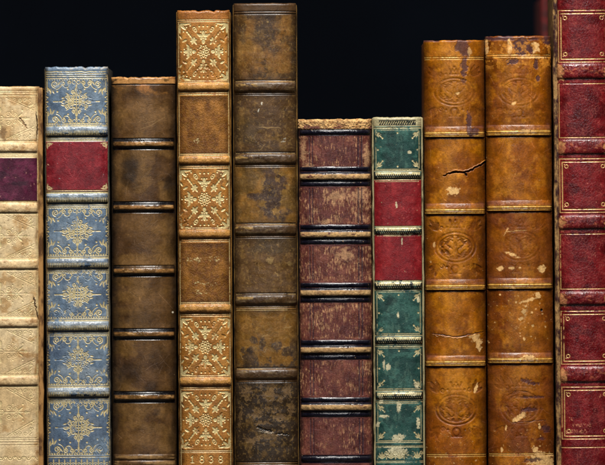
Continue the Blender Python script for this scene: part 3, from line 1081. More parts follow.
    for i, b in enumerate(bands):
        r.region('spine_panel', prev, b - 6.8, .955)
        r.region('raised_band', b - 5, b + 5, .985)
        prev = b + 8.4
    r.region('spine_panel', prev, 462, .955)
    bm = plain('scuffed_board', lin(124, 94, 46), lin(52, 38, 20), 350, .5, .4, .4, (1, 1, .25), .42, .62)
    r.build('tall scuffed dark brown book, mottled olive and gold, nearly black and flaking at its foot',
            leather('scuffed_calf', 800, .10, var=.16, spec=.5), bm, page_mat, board_set=.6, head_noise=.35, micro=.7)


# ================================================================== book 6 : maroon half leather, fuzzy tan head
def book_maroon():
    r = Relief((299, 370.8), (299.6, 373.4), 119.2, 13, 2.5, .36, seed=66)
    base_leather(r, (lin(96, 50, 43), lin(82, 42, 38), lin(110, 62, 50)), big=20, edge_col=lin(52, 30, 28), edge=.08)
    e = r.W / 2
    pan = [(136.5, 166), (188, 223.8), (246.5, 281), (303.5, 338.4), (361, 396), (419, 454)]
    bands = [176.6, 234.6, 292.8, 350, 407.4]
    dark = lin(19, 17, 27)
    # bare fibres in upright streaks
    st = r.noise(.75, 3.6, 10, 3, .7) * .58 + r.noise(10, 8, 11, 4, .65) * .42
    for i, (a, b) in enumerate(pan):
        m = r.rect(-40, 40, a, b, .5)
        lo = (.56, .53, .53, .525, .54, .585)[i]
        edge = np.exp(-np.minimum(np.abs(r.v - a), np.abs(r.v - b)) / 3.2)[:, None] * .035
        k = sstep(st + edge + (.02 * (np.abs(r.t) > .8))[None, :], lo - .03, lo + .1) * m
        r.rub(k, lin(140, 92, 64), .65, -.04, amount=.7)
        k2 = sstep(st, lo + .06, lo + .15) * m
        r.rub(k2, lin(196, 152, 106), .7, amount=.6)
        r.H += m * (r.noise(.9, 7, 12, 2) - .5) * .35
    for x, y, a, b in ((360, 196, 7, 7), (308, 166, 4, 5), (325, 222, 5, 2.5), (345, 255, 8, 5), (336, 196, 9, 4), (303, 150, 3, 12), (366, 160, 3, 12)):
        r.rub(r.blot(x, y, a, b, int(x + y), 1.3, .5, 2.5), lin(186, 142, 100), .7, amount=.6)
    # dark fillets, upright and across
    M = r.new()
    for x in (-25.6, -22.6, 23.2, 26.6):
        for a, b in pan:
            r.vl(M, x, 1.0 if x < 0 else 1.4, a, b)
    r.blind(M, .35, lin(38, 28, 42), .72)
    M = r.new()
    for v0, v1 in [(129.2, 135.8)] + [(b - 9.8, b - 2.2) for b in bands] + [(b + 2.6, b + 10) for b in bands] + [(455, 463.5)]:
        M = np.maximum(M, r.rect(-e * .97, e * .97, v0, v1, .5))
    r.tint(dark, M)
    r.R += (.27 - r.R) * M
    r.F *= 1 - .8 * M
    for b in bands:
        r.band(b, 4.0, 3.0, 2.2, reach=.975)
        for d in (-7.6, 7.4):
            r.band(b + d, 2.0, .9, 2, reach=.97)
        w = r.rect(-e * .955, e * .955, b - 2.3, b + 2.8, .6) * sstep(r.noise(7, 2.4, int(b), 4, .6), .2, .36)
        r.rub(w, lin(178, 142, 92), .75)
        r.R += (.75 - r.R) * w
        r.rub(w * r.patchy(4, 2, int(b) + 3, .55, .7), lin(150, 108, 64), .75, amount=.7)
        gl = r.new()
        for d in (-5.0, 5.0):
            r.hl(gl, b + d, .5, -e * .95, e * .95)
        r.tint(lin(96, 60, 56), gl * r.patchy(8, 4, int(b) + 9, .45, .6) * .8)
    for v in (132.4, 459):
        r.band(v, 2.1, 1.2, 2, reach=.975)
    r.rub(r.flecks(300, 372, 128, 464, 200, .15, .5, 4), lin(186, 150, 108), amount=.5)
    # head cap worn to suede
    hd = r.rect(-50, 50, 100, 129.2, .7)
    r.tint(lin(196, 156, 100), hd)
    r.tint(lin(150, 108, 62), hd * r.patchy(3.2, 2.2, 70, .48, .6, 4, .7))
    r.tint(lin(104, 58, 46), hd * r.patchy(8, 2.5, 71, .54, .64, 4) * sstep(r.v, 121, 127)[:, None])
    r.H += hd * ((r.noise(1.3, 1.2, 72, 3, .7) - .5) * 1.5 + .5)
    r.R += (.9 - r.R) * hd
    r.region('headcap', 100, 129, .98)
    prev = 136.2
    for b in bands:
        r.region('spine_panel', prev, b - 10, .97)
        r.region('raised_band', b - 4.4, b + 4.4, .98)
        prev = b + 10.2
    r.region('spine_panel', prev, 454.4, .97)
    bm = plain('maroon_board', lin(82, 46, 40), lin(44, 26, 24), 350, .6, .5)
    r.build('maroon book rubbed to tan streaks, with black lined bands and a fuzzy worn tan head',
            leather('maroon_calf', 900, .16, var=.2, spec=.5), bm, page_mat, head_noise=.8, roll=3.2)


# ================================================================== book 7 : green and red panels, cream edges
def book_green():
    r = Relief((371.6, 423), (374.2, 425.4), 117.2, 7.5, 3.2, .32, strip=1.7, seed=77)
    e = r.W / 2
    cream = lin(168, 158, 120)
    base_leather(r, (lin(42, 80, 72), lin(31, 64, 58), lin(56, 95, 85)), big=18, edge_col=lin(10, 26, 24), edge=.14)
    reds = [(182.5, 226), (237, 280)]
    greens = [(131, 168.5), (293, 333), (349, 388), (404.5, 440)]
    bands = [175.3, 230.9, 285.6, 340.2, 395.6]
    g = r.new()
    fu = 21.6
    for a, b in reds:
        m = r.rect(-e * .985, e * .985, a - 3, b + .5)
        r.tint(lin(122, 22, 27), m)
        r.tint(lin(142, 36, 38), m * r.patchy(10, 10, int(a), .5, .66, 5, .6) * .7)
        r.tint(lin(104, 16, 24), m * r.patchy(14, 12, int(a) + 3, .5, .7, 4) * .6)
        r.tint(lin(186, 86, 74), m * r.flecks(374, 424, a, b, 60, .15, .6, int(a)) * .5)
        r.H += m * .25
    for b in bands:
        r.band(b, 3.4, 1.8, 2.4, reach=.995)
        m = r.rect(-e, e, b - .8, b + 3.1)
        r.tint(lin(14, 22, 20), r.rect(-e, e, b - 3.2, b + 3.6))
        r.hl(g, b - 2.2, 1.2, -fu, fu)
        for u in np.arange(-fu + 1, fu - .5, 2.05):
            r.ell(g, u, b - .9, .75, 1.0)
            r.line(g, [(u + 1.0, b + 1.6), (u + 1.5, b + 2.4)], .5)
        r.hl(g, b - 4.5, .7)
        r.hl(g, b + 4.4, .6)
    for a, b in greens + reds:
        r.beads(g, b + .9, 1.45, .5, -fu, fu, .6)
        r.hl(g, b + 2.5, .65)
        r.beads(g, a - 1.0, 1.45, .45, -fu, fu, .5)
        r.hl(g, a - 2.6, .7)
    for a, b in greens:
        for sx in (-1, 1):
            for sy, v in ((1, a + .4), (-1, b - .6)):
                c0 = (sx * (fu - .4), v)
                c1 = (sx * (fu - 6.2), v + sy * 6.4)
                r.leaf(g, *c0, *c1, 1.5)
                for q, ln in ((.55, 4.2), (-.55, 4.2), (.95, 3.0), (-.95, 3.0)):
                    an = math.atan2(c1[1] - c0[1], c1[0] - c0[0]) + q
                    o = (c0[0] + (c1[0] - c0[0]) * .28, c0[1] + (c1[1] - c0[1]) * .28)
                    r.leaf(g, *o, o[0] + ln * math.cos(an), o[1] + ln * math.sin(an), 1.25)
                r.ell(g, c1[0] - sx * .4, c1[1] + sy * .4, .9)
            r.ell(g, sx * (fu - 2), (a + b) / 2, .9)
            r.ell(g, 0, (a + b) / 2 + sx * ((b - a) / 2 - 2), .9)
        r.vl(g, -fu, .5, a, b)
        r.vl(g, fu, .5, a, b)
    # head: cream cap, rope roll
    r.tint(cream, r.rect(-40, 40, 100, 131 - 4.8))
    rp = r.rect(-18.5, 18.5, 120.2, 125.4, .3)
    r.tint(lin(24, 26, 22), rp)
    r.G *= 1 - rp
    for u in np.arange(-17.6, 18, 2.3):
        r.line(g, [(u - .8, 124.2), (u + .8, 121.4)], .8)
    r.hl(g, 125.9, .6)
    r.hl(g, 127.6, .5)
    # tail : palmettes
    for k in (-2, -1, 0, 1, 2):
        u = k * 8.8
        for q in (-1.2, -.6, 0, .6, 1.2):
            r.leaf(g, u, 458.6, u + 4.6 * math.sin(q), 458.6 - 6.6 * math.cos(q * .9), 1.5)
        r.arc(g, u, 459, 4.3, PI, 2 * PI, .6)
        r.spiral(g, u + 4.4, 452.6, 2.0, .5, 0, 1.3, .7)
    for v in (446.2, 447.4, 461.2, 462.6, 469):
        r.hl(g, v, .6)
    r.gild(g, .24, .13)
    # rubbed spots
    for x, y, a, b in ((410, 152.4, 1.7, 1.7), (396.3, 204.8, 1.2, 3), (384, 416.5, 4, 1.3), (398, 438, 6, 3.5), (384, 364, 1.2, 5), (397, 452, 9, 5),
                       (412, 394, 4, 2), (381, 400, 2, 4), (388, 367, 2, 3), (417, 385, 3, 3), (399, 407, 2, 5), (398, 315, 1, 4), (402, 242, .8, 4), (378, 425, 1.5, 3),
                       (418, 424, 1.6, 6), (418, 300, 1.4, 3)):
        r.rub(r.blot(x, y, a, b, int(x), .9, .2, 1.6), lin(206, 196, 158), .6, amount=.85, kill=.6)
    r.tint(lin(84, 116, 100), r.patchy(4, 9, 62, .56, .68) * .35 * (r.P[..., 1] > r.P[..., 0]))
    r.rub(r.flecks(374, 424, 130, 465, 130, .15, .55, 4), lin(176, 168, 132), amount=.55, kill=.3)
    r.tint(lin(16, 34, 32), r.patchy(12, 10, 63, .54, .7) * .5 * (r.P[..., 1] > r.P[..., 0]))
    r.R[:] = .42 + r.noise(10, 10, 9, 3) * .12 - .05 * r.G
    r.F *= .7
    r.region('headcap', 100, 126.6, .985)
    prev = 129.6
    for i, b in enumerate(bands):
        r.region('title_label' if i in (1, 2) else 'spine_panel', prev, b - 5, .985)
        r.region('raised_band', b - 3.6, b + 3.6, .995)
        prev = b + 5
    r.region('spine_panel', prev, 443.4, .985)
    bm = plain('cream_board', lin(164, 152, 112), lin(70, 64, 40), 420, .5, .5, .4, (1, 1, .3), .45, .68)
    r.build('small green book with two red leather labels and cream gilt edges',
            leather('green_morocco', 1200, .12, lin(216, 200, 148), .35, var=.13, spec=.5), bm, page_mat, board_set=1.6, board_drop=.4,
            head_noise=.5, wob=.0001)


# ================================================================== books 8 and 9 : amber calf, blind stamped
def stamp(r, M, c, h, wide=20):
    """pressed cartouche: oval strapwork, crown above, loop below, corner sprays"""
    q = h / 27.0
    r.ell(M, 0, c, wide, 13.6 * q, ring=1.5)
    r.ell(M, 0, c, wide - 3.4, 10.6 * q, ring=.8)
    t = np.linspace(0, 1, 18)
    for sx in (-1, 1):
        for sy in (-1, 1):
            r.arc(M, sx * 5.4, c + sy * q * 3.6, 3.4, PI / 2 * sy - .9 * sx, PI / 2 * sy - .9 * sx + sx * 4.2, 1.2)
            r.arc(M, sx * 12.4, c + sy * q * 2.8, 2.9, -PI / 2 * sy, -PI / 2 * sy + sx * sy * 4.0, 1.1)
            r.line(M, np.c_[sx * (2 + 12 * t), c + sy * q * (8.6 - 3.4 * t ** 2 + .8 * np.sin(t * PI * 3))], .9)
            r.leaf(M, sx * 5, c + sy * q * 7.5, sx * 10.5, c + sy * q * 2.2, 2.8)
            r.leaf(M, sx * 11.5, c + sy * q * 6.4, sx * 15.4, c + sy * q * 1.2, 2.2)
            r.ell(M, sx * 3.2, c + sy * q * 9, 1.3)
            # corner sprays of curling leaves
            x0, y0 = sx * 17, c + sy * q * 15.5
            for k, (du, dv) in enumerate(((25.5, 25), (20.5, 27), (26.5, 19.5))):
                r.leaf(M, x0, y0, sx * du, c + sy * dv * q, 3.6)
            r.arc(M, sx * 21, c + sy * 20 * q, 4.6, (PI if sx > 0 else 0) - 1.2, (PI if sx > 0 else 0) + 1.2, 1.0)
            r.spiral(M, sx * 13.6, c + sy * 17.6 * q, 2.6, .7, 0, 1.2, 1.1, sx * sy)
            r.ell(M, sx * 8.4, c + sy * 18 * q, 1.3, 1.0)
    r.leaf(M, 0, c - 5 * q, 0, c + 5 * q, 3.2)
    y = c - 21 * q                       # crown
    r.line(M, [(-4.4, y + 3.4), (4.4, y + 3.4)], 1.8)
    r.line(M, [(-5.2, y - 3), (-3.4, y + 2.4), (-1.8, y - 1.6), (0, y + 1.2), (1.8, y - 1.6), (3.4, y + 2.4), (5.2, y - 3)], 1.6)
    for u in (-5.2, 0, 5.2):
        r.ell(M, u, y - 3.8, 1.1)
    y = c + 20.5 * q                     # loop
    r.ell(M, 0, y, 3.6, 4.0, ring=2.0)
    r.line(M, [(-5.5, y + 4.2), (5.5, y + 4.2)], 1.3)


def amber(seed, xt, xb, top, lines, bands, stamps, cols, tail):
    r = Relief(xt, xb, top, 16, 2.2, .36, seed=seed)
    base_leather(r, cols, big=30, edge_col=lin(54, 25, 4), edge=.4)
    e = r.W / 2
    r.tint(lin(206, 136, 38), (1 - sstep(np.abs(r.t), .15, .85))[None, :] * r.patchy(30, 44, 15, .4, .65) * .35)  # lighter middle: a centre glow put into the colour
    M = r.new()
    for c, h, k in stamps:
        m = r.new()
        stamp(r, m, c, h)
        M = np.maximum(M, m * k)
    for _ in range(3):                 # worn, rounded edges
        M[1:-1, 1:-1] = (M[1:-1, 1:-1] * 2 + M[:-2, 1:-1] + M[2:, 1:-1] + M[1:-1, :-2] + M[1:-1, 2:]) / 6
    M = M * (.42 + .58 * r.patchy(10, 10, 16, .36, .62))
    r.blind(M, .62, lin(78, 34, 8), .75)
    for a, b2 in zip([top] + bands, bands + [470]):      # browner patches gathered towards the bands
        r.tint(lin(104, 54, 8), r.rect(-40, 40, b2 - 24, b2 - 4, 9) * r.patchy(20, 12, int(b2) + 50, .35, .65) * .65)
    r.tint(lin(120, 62, 8), r.patchy(9, 12, 55, .52, .7, 5, .6) * .45)
    r.tint(lin(196, 128, 34), r.patchy(7, 9, 56, .56, .74, 5, .6) * (1 - sstep(np.abs(r.t), .5, .95))[None, :] * .4)
    g = r.new()
    for b in bands:
        bb = r.band(b, 5.6, 2.0, 2.0, skew=-.35, reach=.975)
        # purplish highlight on the upper slope, painted into the colour
        w = r.rect(-e * .93, e * .93, b - 5.6, b - 1.2, 1.4) * (.35 + .65 * r.patchy(12, 3, int(b), .35, .6))
        r.tint(lin(138, 88, 66), w * .25 * r.patchy(16, 2.2, int(b) + 2, .3, .6))
        r.hl(g, b + .2, .8, -e * .965, e * .965)
        r.hl(g, b + 3.4, .9, -e * .965, e * .965)
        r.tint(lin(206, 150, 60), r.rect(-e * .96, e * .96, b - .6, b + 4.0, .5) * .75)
        r.tint(lin(52, 26, 10), r.rect(-e * .97, e * .97, b + 4.5, b + 6.8, .7) * .9)  # shadow in the crease below the band, tinted in
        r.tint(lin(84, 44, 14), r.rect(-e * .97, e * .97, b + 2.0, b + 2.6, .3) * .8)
        r.tint(lin(96, 52, 40), r.rect(-e * .95, e * .95, b - 7.5, b - 2, 2) * r.patchy(14, 3, int(b) + 7, .42, .64) * .6)
        mm = r.new()
        r.hl(mm, b + 5.6, 1.2)
        r.hl(mm, b + 1.8, .6)
        r.H -= mm * .7
    for v in lines + tail:
        r.hl(g, v, .7, -e * .97, e * .97)
    r.gild(g, .3, .2, amount=.85)
    r.R[:] = .38 + r.noise(16, 16, 9, 3) * .16
    r.F *= .7
    r.tint(lin(108, 58, 14), r.flecks(xt[0], xb[1], top, 470, 220, .15, .6, 3) * .5)
    r.rub(r.flecks(xt[0], xb[1], top, 470, 120, .12, .45, 4), lin(222, 180, 110), amount=.55)
    return r


def amber_regions(r, first, bands, last):
    r.region('headcap', r.top - 5, first - 1.4, .97)
    prev = first + 2.8
    for b in bands:
        r.region('spine_panel', prev, b - 6.2, .95)
        r.region('raised_band', b - 6, b + 5, .98)
        prev = b + 7
    r.region('spine_panel', prev, last, .95)


PALE = lin(224, 178, 112)
PURP = lin(74, 44, 46)
amb_mat = dict(gold=lin(228, 186, 98), metal=.35, var=.14, spec=.42)


def book_amber_cracked():
    bands = [132.5, 209.5, 285.5, 361.5]
    r = amber(88, (423.3, 485), (426.2, 487), 40.3, [57.4, 59.3], bands,
              [(92, 27, .62), (247.5, 29.5, 1.0), (410, 30, .8)],
              (lin(148, 83, 3), lin(124, 65, 3), lin(168, 101, 7)), [454.6, 456.6])
    # tear
    t = np.maximum(r.crack([(443, 176), (455, 172), (466, 172.5), (476, 168), (487, 161.5)], 2.0, 1, 1.2),
                   r.crack([(464, 172), (467, 176)], 1.3, 2, .5))
    r.rub(t, lin(26, 14, 8), lift=-1.6)
    up = r.crack([(444, 174.6), (455, 170.4), (466, 170.8), (476, 166.2), (486, 160)], .8, 1, .9)
    r.rub(up * (1 - t), lin(200, 134, 50), lift=.8, amount=.6)
    # creases and losses
    t = r.crack([(432, 333.6), (444, 335), (455, 337), (466, 335.6), (484, 332)], .8, 3, .9)
    r.rub(t, lin(72, 34, 26), lift=-.55, amount=.85)
    r.rub(r.crack([(432, 335), (456, 338.6), (474, 336)], .8, 4), lin(214, 160, 96), lift=.4, amount=.6)
    r.rub(np.maximum(r.blot(475, 338, 5, 3, 7, 1.1, .2), r.blot(479, 346, 3, 5, 8, 1.1, .2)), PALE, amount=.85)
    r.rub(r.blot(453, 191, 5.5, 3.4, 5, 1.1, .2), PALE)
    r.rub(r.blot(476, 388, 1.6, 5, 9, .9, .2, rot=.3), PALE)
    r.rub(r.blot(457.5, 93.6, 1.8, 1.5, 6, .6), PALE)
    r.rub(r.flecks(440, 452, 432, 438, 10, .3, .9, 5), PALE, amount=.8)
    r.rub(np.maximum(r.blot(434, 245, 1.2, 2.4, 11, .7), r.blot(431, 262, .8, 1.2, 12, .6)), PALE, amount=.6)
    # purple bare leather running down from the head
    p = np.maximum.reduce([r.blot(464, 47, 7, 9, 13, .8, .2), r.blot(464, 68, 3, 14, 14, 1.0, .3), r.blot(469, 122, 2.6, 10, 15, .9), r.blot(472, 132, 5, 5, 16, .8),
                           r.rect(-40, 40, 30, 42, 1) * r.patchy(10, 4, 30, .45, .6)])
    r.rub(p, PURP, .55, -.3, amount=.85)
    r.rub(r.blot(469.5, 52, 2, 4, 17, 1.0), PALE, amount=.5)
    r.tint(lin(140, 66, 14), r.blot(440, 440, 22, 20, 18, .8, .6) * .35)
    r.rub(r.flecks(424, 485, 440, 470, 40, .2, .9, 21), PALE, amount=.6)
    amber_regions(r, 57.4, bands, 453.8)
    bm = plain('amber_board', lin(138, 80, 20), lin(72, 38, 8), 300, .5, .4)
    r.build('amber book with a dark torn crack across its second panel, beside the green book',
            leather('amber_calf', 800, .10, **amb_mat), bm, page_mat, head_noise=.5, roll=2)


def book_amber_chipped():
    bands = [131, 206.5, 284.3, 358.8]
    r = amber(99, (485.6, 551.2), (488.4, 555), 36, [55, 57.2], bands,
              [(92, 28, .45), (246, 29, .28), (408, 32, .4)],
              (lin(140, 75, 4), lin(114, 55, 4), lin(156, 89, 8)), [454, 455.8])
    # darker, browner middle panels
    for a, b, k in ((213, 279, .6), (364, 453, .45), (290, 354, .3)):
        r.tint(lin(104, 50, 15), r.rect(-40, 40, a, b, 1.5) * (.55 + .45 * r.patchy(22, 18, int(a), .4, .65)) * k)
    # head: purple bare leather and chips
    p = np.maximum.reduce([r.rect(-40, 40, 30, 40.5, 1) * r.patchy(14, 5, 30, .3, .5), r.blot(519, 46, 10, 8, 13, .8, .2), r.blot(531, 50, 4, 4, 14, 1), r.blot(547, 42, 5, 5, 15, .8),
                           r.blot(536, 65, 2, 5, 16, .7, .2), r.blot(538, 79, 2.4, 4, 17, .7, .2), r.blot(513, 62, 6, 3, 18, 1.2)])
    r.rub(p, PURP, .55, -.35, amount=.9)
    r.rub(np.maximum.reduce([r.blot(510, 47, 2.2, 8, 19, .8, .2), r.blot(536, 47, 4, 5, 20, 1.1, .2), r.blot(532, 57.5, 14, 1.4, 21, .8), r.blot(486.5, 46, 2, 8, 22, .8)]), PALE, amount=.85)
    r.tint(lin(206, 134, 44), r.patchy(3, 3, 33, .5, .62) * r.rect(-40, 40, 41, 68, 3) * .6)
    # bare spots
    for k, (x, y, a, b, q) in enumerate(((514, 103.5, 2.2, 1.7, -.6), (512, 254.5, 6.5, 1.4, .35), (542, 269, 3.6, 3.2, 0), (512, 268.3, 2.4, 1.4, 0), (500, 268.5, 3.4, 2.2, 0),
                                         (520, 268, 1.4, 1, 0), (538, 295, 2.6, 3, 0), (530, 300, 9, 1.3, -.3), (521, 415, 5, 1.5, -.5), (520, 418, 7, 1.9, -.45), (514, 420, 2, 2.4, 0),
                                         (539.6, 427, 1.4, 2.8, 0), (502, 450, 1.4, 2, 0), (535.5, 450, 3, 3, 0), (542, 460, 12, 6, 0), (524, 311.5, 2, 2.4, 0),
                                         (521, 319, 2.4, 1.4, 0), (526, 306.5, 1.2, 1.1, 0), (532, 313, 1.3, 1.2, 0), (528, 358, 6, 2.6, 0), (516, 302.5, 1.3, 1.3, 0), (527, 131.5, 7, 1.6, 0),
                                         (524, 339, 1.2, 1.6, 0), (533, 326, 1.4, 1.2, 0), (513, 288, 3, 1.6, 0), (548, 470, 9, 8, 0), (500, 295, 1, 1, 0), (506, 428, 1, 2.4, 0))):
        r.rub(r.blot(x, y, a, b, 40 + k, .9, .22, 2.0, q), PALE, amount=.9)
    r.rub(r.crack([(506, 232), (516, 231), (527, 230.5)], .8, 4, .7), PALE, amount=.7)
    r.rub(r.crack([(504, 236), (508, 228), (507, 232)], .9, 5, .9), PALE, amount=.55)
    r.rub(r.crack([(510, 332), (524, 322), (530, 300)], .7, 6, 3, 40), lin(206, 150, 84), amount=.4)
    # purple dents and creases low down
    for k, (x, y, a, b) in enumerate(((532, 397.5, 12, 1.6), (531, 409.6, 7, 1.9), (546, 429, 4, 4), (541, 439, 3, 2), (526, 381, 4, 2.4), (531, 460.4, 9, 2), (534, 384, 6, 1.4))):
        r.rub(r.blot(x, y, a, b * .85, 80 + k, 1.2, .5, 2.5), PURP, .4, -.3, amount=.85)
    r.rub(r.crack([(512, 423), (526, 422), (546, 420.5)], .7, 8, .9), lin(84, 42, 30), lift=-.35, amount=.7)
    r.rub(r.crack([(506, 393), (518, 391), (529, 392)], .6, 9, .7), lin(100, 52, 30), lift=-.3, amount=.6)
    r.rub(r.crack([(504, 441), (513, 428), (517, 424)], .5, 10, .7), lin(100, 52, 30), lift=-.25, amount=.5)
    M = r.new()
    r.ell(M, r.X(541.6, 310.6), 310.6, 1.2)
    r.rub(M, lin(24, 12, 8), lift=-.8)
    r.rub(r.flecks(486, 553, 290, 345, 60, .2, .9, 23), PALE, amount=.6)
    r.rub(r.flecks(486, 553, 430, 470, 50, .2, 1.0, 24), PALE, amount=.7)
    for b in bands:
        cr = r.crack([(525 + (b % 7), b), (526 + (b % 7), b + 4)], .5, int(b), .5, 8)
        r.rub(cr, lin(90, 50, 22), lift=-.4, amount=.8)
    amber_regions(r, 55, bands, 453)
    bm = plain('brown_amber_board', lin(126, 70, 18), lin(64, 34, 8), 300, .5, .4)
    r.build('chipped amber brown book with purple stained head and pale scars, left of the red book',
            leather('chipped_amber_calf', 800, .12, **amb_mat), bm, page_mat, head_noise=.7, roll=2.4)


# ================================================================== book 10 : tall crackled red morocco
def book_red():
    r = Relief((552.2, 613.4), (557.4, 617.6), -32, 10, 2.8, .36, strip=3.5, seed=110)
    base_leather(r, (lin(98, 12, 17), lin(80, 8, 13), lin(112, 18, 22)), big=26, edge_col=lin(44, 8, 11), edge=.1)
    e = r.W / 2
    bands = [(-2 - 5, 6), (71.4, 7.4), (147, 7.2), (222.4, 6.8), (298.6, 6.6), (374.6, 7.6)]
    bands = bands[1:]
    g = r.new()
    fx = e * .925
    dbl = [(10.4, 62), (158.8, 212.4), (311.2, 364), (387, 439)]
    sgl = [(83.8, 137.6), (234.2, 289)]
    for a, b in dbl:
        r.frame(g, -fx, fx, a, b, .75)
        r.frame(g, -fx + 2.5, fx - 2.5, a + 3.2, b - 3, .95)
        for sx in (-1, 1):
            for v in (a + 7.4, b - 8):
                r.ell(g, sx * (fx - 6.6), v, 1.7, ring=.8)
                r.ell(g, sx * (fx - 4.6), v + (-2 if v < (a + b) / 2 else 2), .5)
    for a, b in sgl:
        r.frame(g, -fx, fx, a, b, .7)
    for v in (447.6, 466, -22):
        r.hl(g, v, .7)
    for b, hw in bands:
        bb = r.band(b, hw, 2.2, 2.1, reach=.99)
        r.tint(lin(92, 14, 18), bb * .6)
        r.tint(lin(64, 12, 18), bb * r.patchy(8, 4, int(b), .5, .68) * .7)
        r.tint(lin(30, 8, 10), r.rect(-e, e, b + hw - .6, b + hw + 1.6, .6) * .8)  # the band's shadow, put into the colour just below it
        for sx in (-1, 1):
            w = r.blot(r.c0 + r.k * (b - r.top) + sx * e * .88, b + 1, 4.6, hw * .9, int(b) + sx, .9, .25, 3)
            r.rub(w, lin(186, 132, 82), .7, amount=.85)
            r.H -= w * .3
        wn = r.rect(-e * .9, e * .9, b - hw * .6, b + hw * .6, 2) * r.patchy(4, 2.4, int(b) + 9, .6, .68)
        r.rub(wn, lin(176, 96, 66), .6, amount=.6)
    r.gild(g, .3, .1, amount=.95)
    r.tint(lin(136, 46, 44), r.patchy(12, 10, 61, .52, .68, 5, .6) * .35)
    # rubbed lettering remains in the lowest panel, left as unreadable flecks
    for k, (x0, x1, y, n) in enumerate(((573, 591, 425.4, 44), (565, 587, 431.6, 64), (569, 573, 419, 10), (600, 605, 396, 8))):
        r.rub(r.flecks(x0, x1, y - 1.6, y + 1.6, n, .2, .7, 70 + k), lin(212, 140, 104), amount=.8)
    r.rub(r.flecks(557, 618, -20, 466, 240, .12, .5, 9), lin(206, 134, 110), amount=.55, kill=.4)
    r.R[:] = .33 + r.noise(14, 14, 9, 3) * .14
    r.region('headcap', -60, -23, .97)
    prev = 8
    r.region('spine_panel', -21, 7, .93)
    for b, hw in bands:
        r.region('spine_panel', prev, b - hw - .8, .96)
        r.region('raised_band', b - hw, b + hw, .99)
        prev = b + hw + 1.8
    r.region('spine_panel', prev, 444, .96)
    bm = plain('worn_red_board', lin(160, 122, 72), lin(52, 18, 12), 420, .65, .8, .35, (1, 1, .45), .38, .6, .0014)
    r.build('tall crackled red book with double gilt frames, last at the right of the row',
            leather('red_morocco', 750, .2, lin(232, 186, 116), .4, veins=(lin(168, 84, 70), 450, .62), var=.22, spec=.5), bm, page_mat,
            board_thick=6.5, board_set=4.2, wob=.00022)


book_tan()
book_blue()
book_brown()
book_honey()
book_scuffed()
book_maroon()
book_green()
book_amber_cracked()
book_amber_chipped()
book_red()


# ------------------------------------------------------------------ the book behind the row, only its upper edge shows
def book_behind():
    root = bpy.data.objects.new('antique_book', None)
    root.empty_display_size = .03
    root['label'] = 'thin dark red book in shade, standing behind the row near the red book'
    root['category'] = 'book'
    link(root)
    k = .0
    H = (YB + 14) * S
    w = 0.0023
    m = plain('shaded_red_cloth', lin(84, 12, 10), lin(52, 8, 7), 200, .7, .3)
    y0 = 0
    for sg in (-1, 1):
        slab('cover_board', *sorted((sg * w, sg * (w - .0012))), y0 + .003, y0 + .11, 0, H, m, root, bev=.0004, seg=3)
    slab('text_block', -w + .0014, w - .0014, y0 + .005, y0 + .105, .003, H - .004, page_mat, root, bev=.0004, seg=1)
    n = 25
    a = np.linspace(-1, 1, n)
    zz = np.linspace(0, H, 40)
    x = a * (w + .0004)
    y = y0 + .003 - .002 * np.sqrt(np.clip(1 - a ** 2 * .98, 0, 1))
    co = np.stack([np.broadcast_to(x, (40, n)), np.broadcast_to(y, (40, n)), np.broadcast_to(zz[:, None], (40, n))], -1)
    idx = np.arange(40 * n).reshape(40, n)
    q = np.stack([idx[:-1, :-1], idx[:-1, 1:], idx[1:, 1:], idx[1:, :-1]], -1).reshape(-1, 4)
    quads_mesh('spine', co.reshape(-1, 3), q, m, root)
    root.location = ((557.2 - CX) * S, .2, 0)
    return root


book_behind()

# ------------------------------------------------------------------ shelf and backdrop
def plane_box(name, x0, x1, y0, y1, z0, z1, mat):
    o = slab(name, x0, x1, y0, y1, z0, z1, mat, None, bev=.002, seg=2)
    o['kind'] = 'structure'
    return o


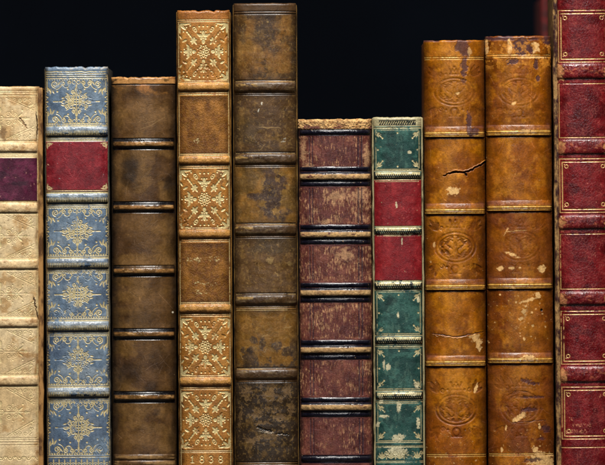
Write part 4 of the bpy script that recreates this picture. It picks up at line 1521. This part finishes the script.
wood = plain('dark_wood', lin(46, 30, 20), lin(22, 14, 10), 14, .45, .15, .4, (.6, 6, 6), .35, .65)
plane_box('shelf', -.9, .9, -.06, .50, -.03, 0, wood)
cloth = plain('navy_cloth', lin(6, 11, 19), lin(3, 5, 10), 3, .95, .1, .05, (1, 1, 1), .35, .7)
plane_box('backdrop', -1.6, 1.6, .52, .54, -.5, 1.6, cloth)

# ------------------------------------------------------------------ camera
ZC = (YB - CY) * S
D = 4.0
cam = bpy.data.cameras.new('camera')
cam.sensor_width = 36
cam.lens = 36 * D / (605 * S)
cam.clip_start, cam.clip_end = .05, 50
cam.dof.use_dof = True
cam.dof.focus_distance = D + .003
cam.dof.aperture_fstop = 9
co = bpy.data.objects.new('camera', cam)
co.location = (0, -D, ZC)
co.rotation_euler = (PI / 2, 0, 0)
C.objects.link(co)
bpy.context.scene.camera = co


# ------------------------------------------------------------------ lamps
def lamp(name, loc, target, sx, sy, power, col):
    l = bpy.data.lights.new(name, 'AREA')
    l.shape = 'RECTANGLE'
    l.size, l.size_y, l.energy, l.color = sx, sy, power, col
    o = bpy.data.objects.new(name, l)
    o.location = loc
    from mathutils import Vector
    o.rotation_euler = (Vector(target) - Vector(loc)).to_track_quat('-Z', 'Y').to_euler()
    C.objects.link(o)
    return o


lamp('key_softbox', (.04, -.78, ZC + 1.32), (0, 0, ZC), .60, .46, 45, (1, .96, .91))
lamp('fill_softbox', (.0, -2.2, ZC + .5), (0, 0, ZC), .45, .35, 3.5, (.86, .93, 1))  # added frontal fill, there to brighten the gilding

w = bpy.data.worlds.new('World')
bpy.context.scene.world = w
w.use_nodes = True
w.node_tree.nodes['Background'].inputs[0].default_value = (.55, .65, .85, 1)
w.node_tree.nodes['Background'].inputs[1].default_value = .012

sc = bpy.context.scene
sc.render.engine = 'CYCLES'
sc.cycles.max_bounces = 5
sc.cycles.use_denoising = True
sc.view_settings.view_transform = 'Standard'
sc.view_settings.look = 'None'
sc.view_settings.exposure = 0
sc.view_settings.gamma = 1
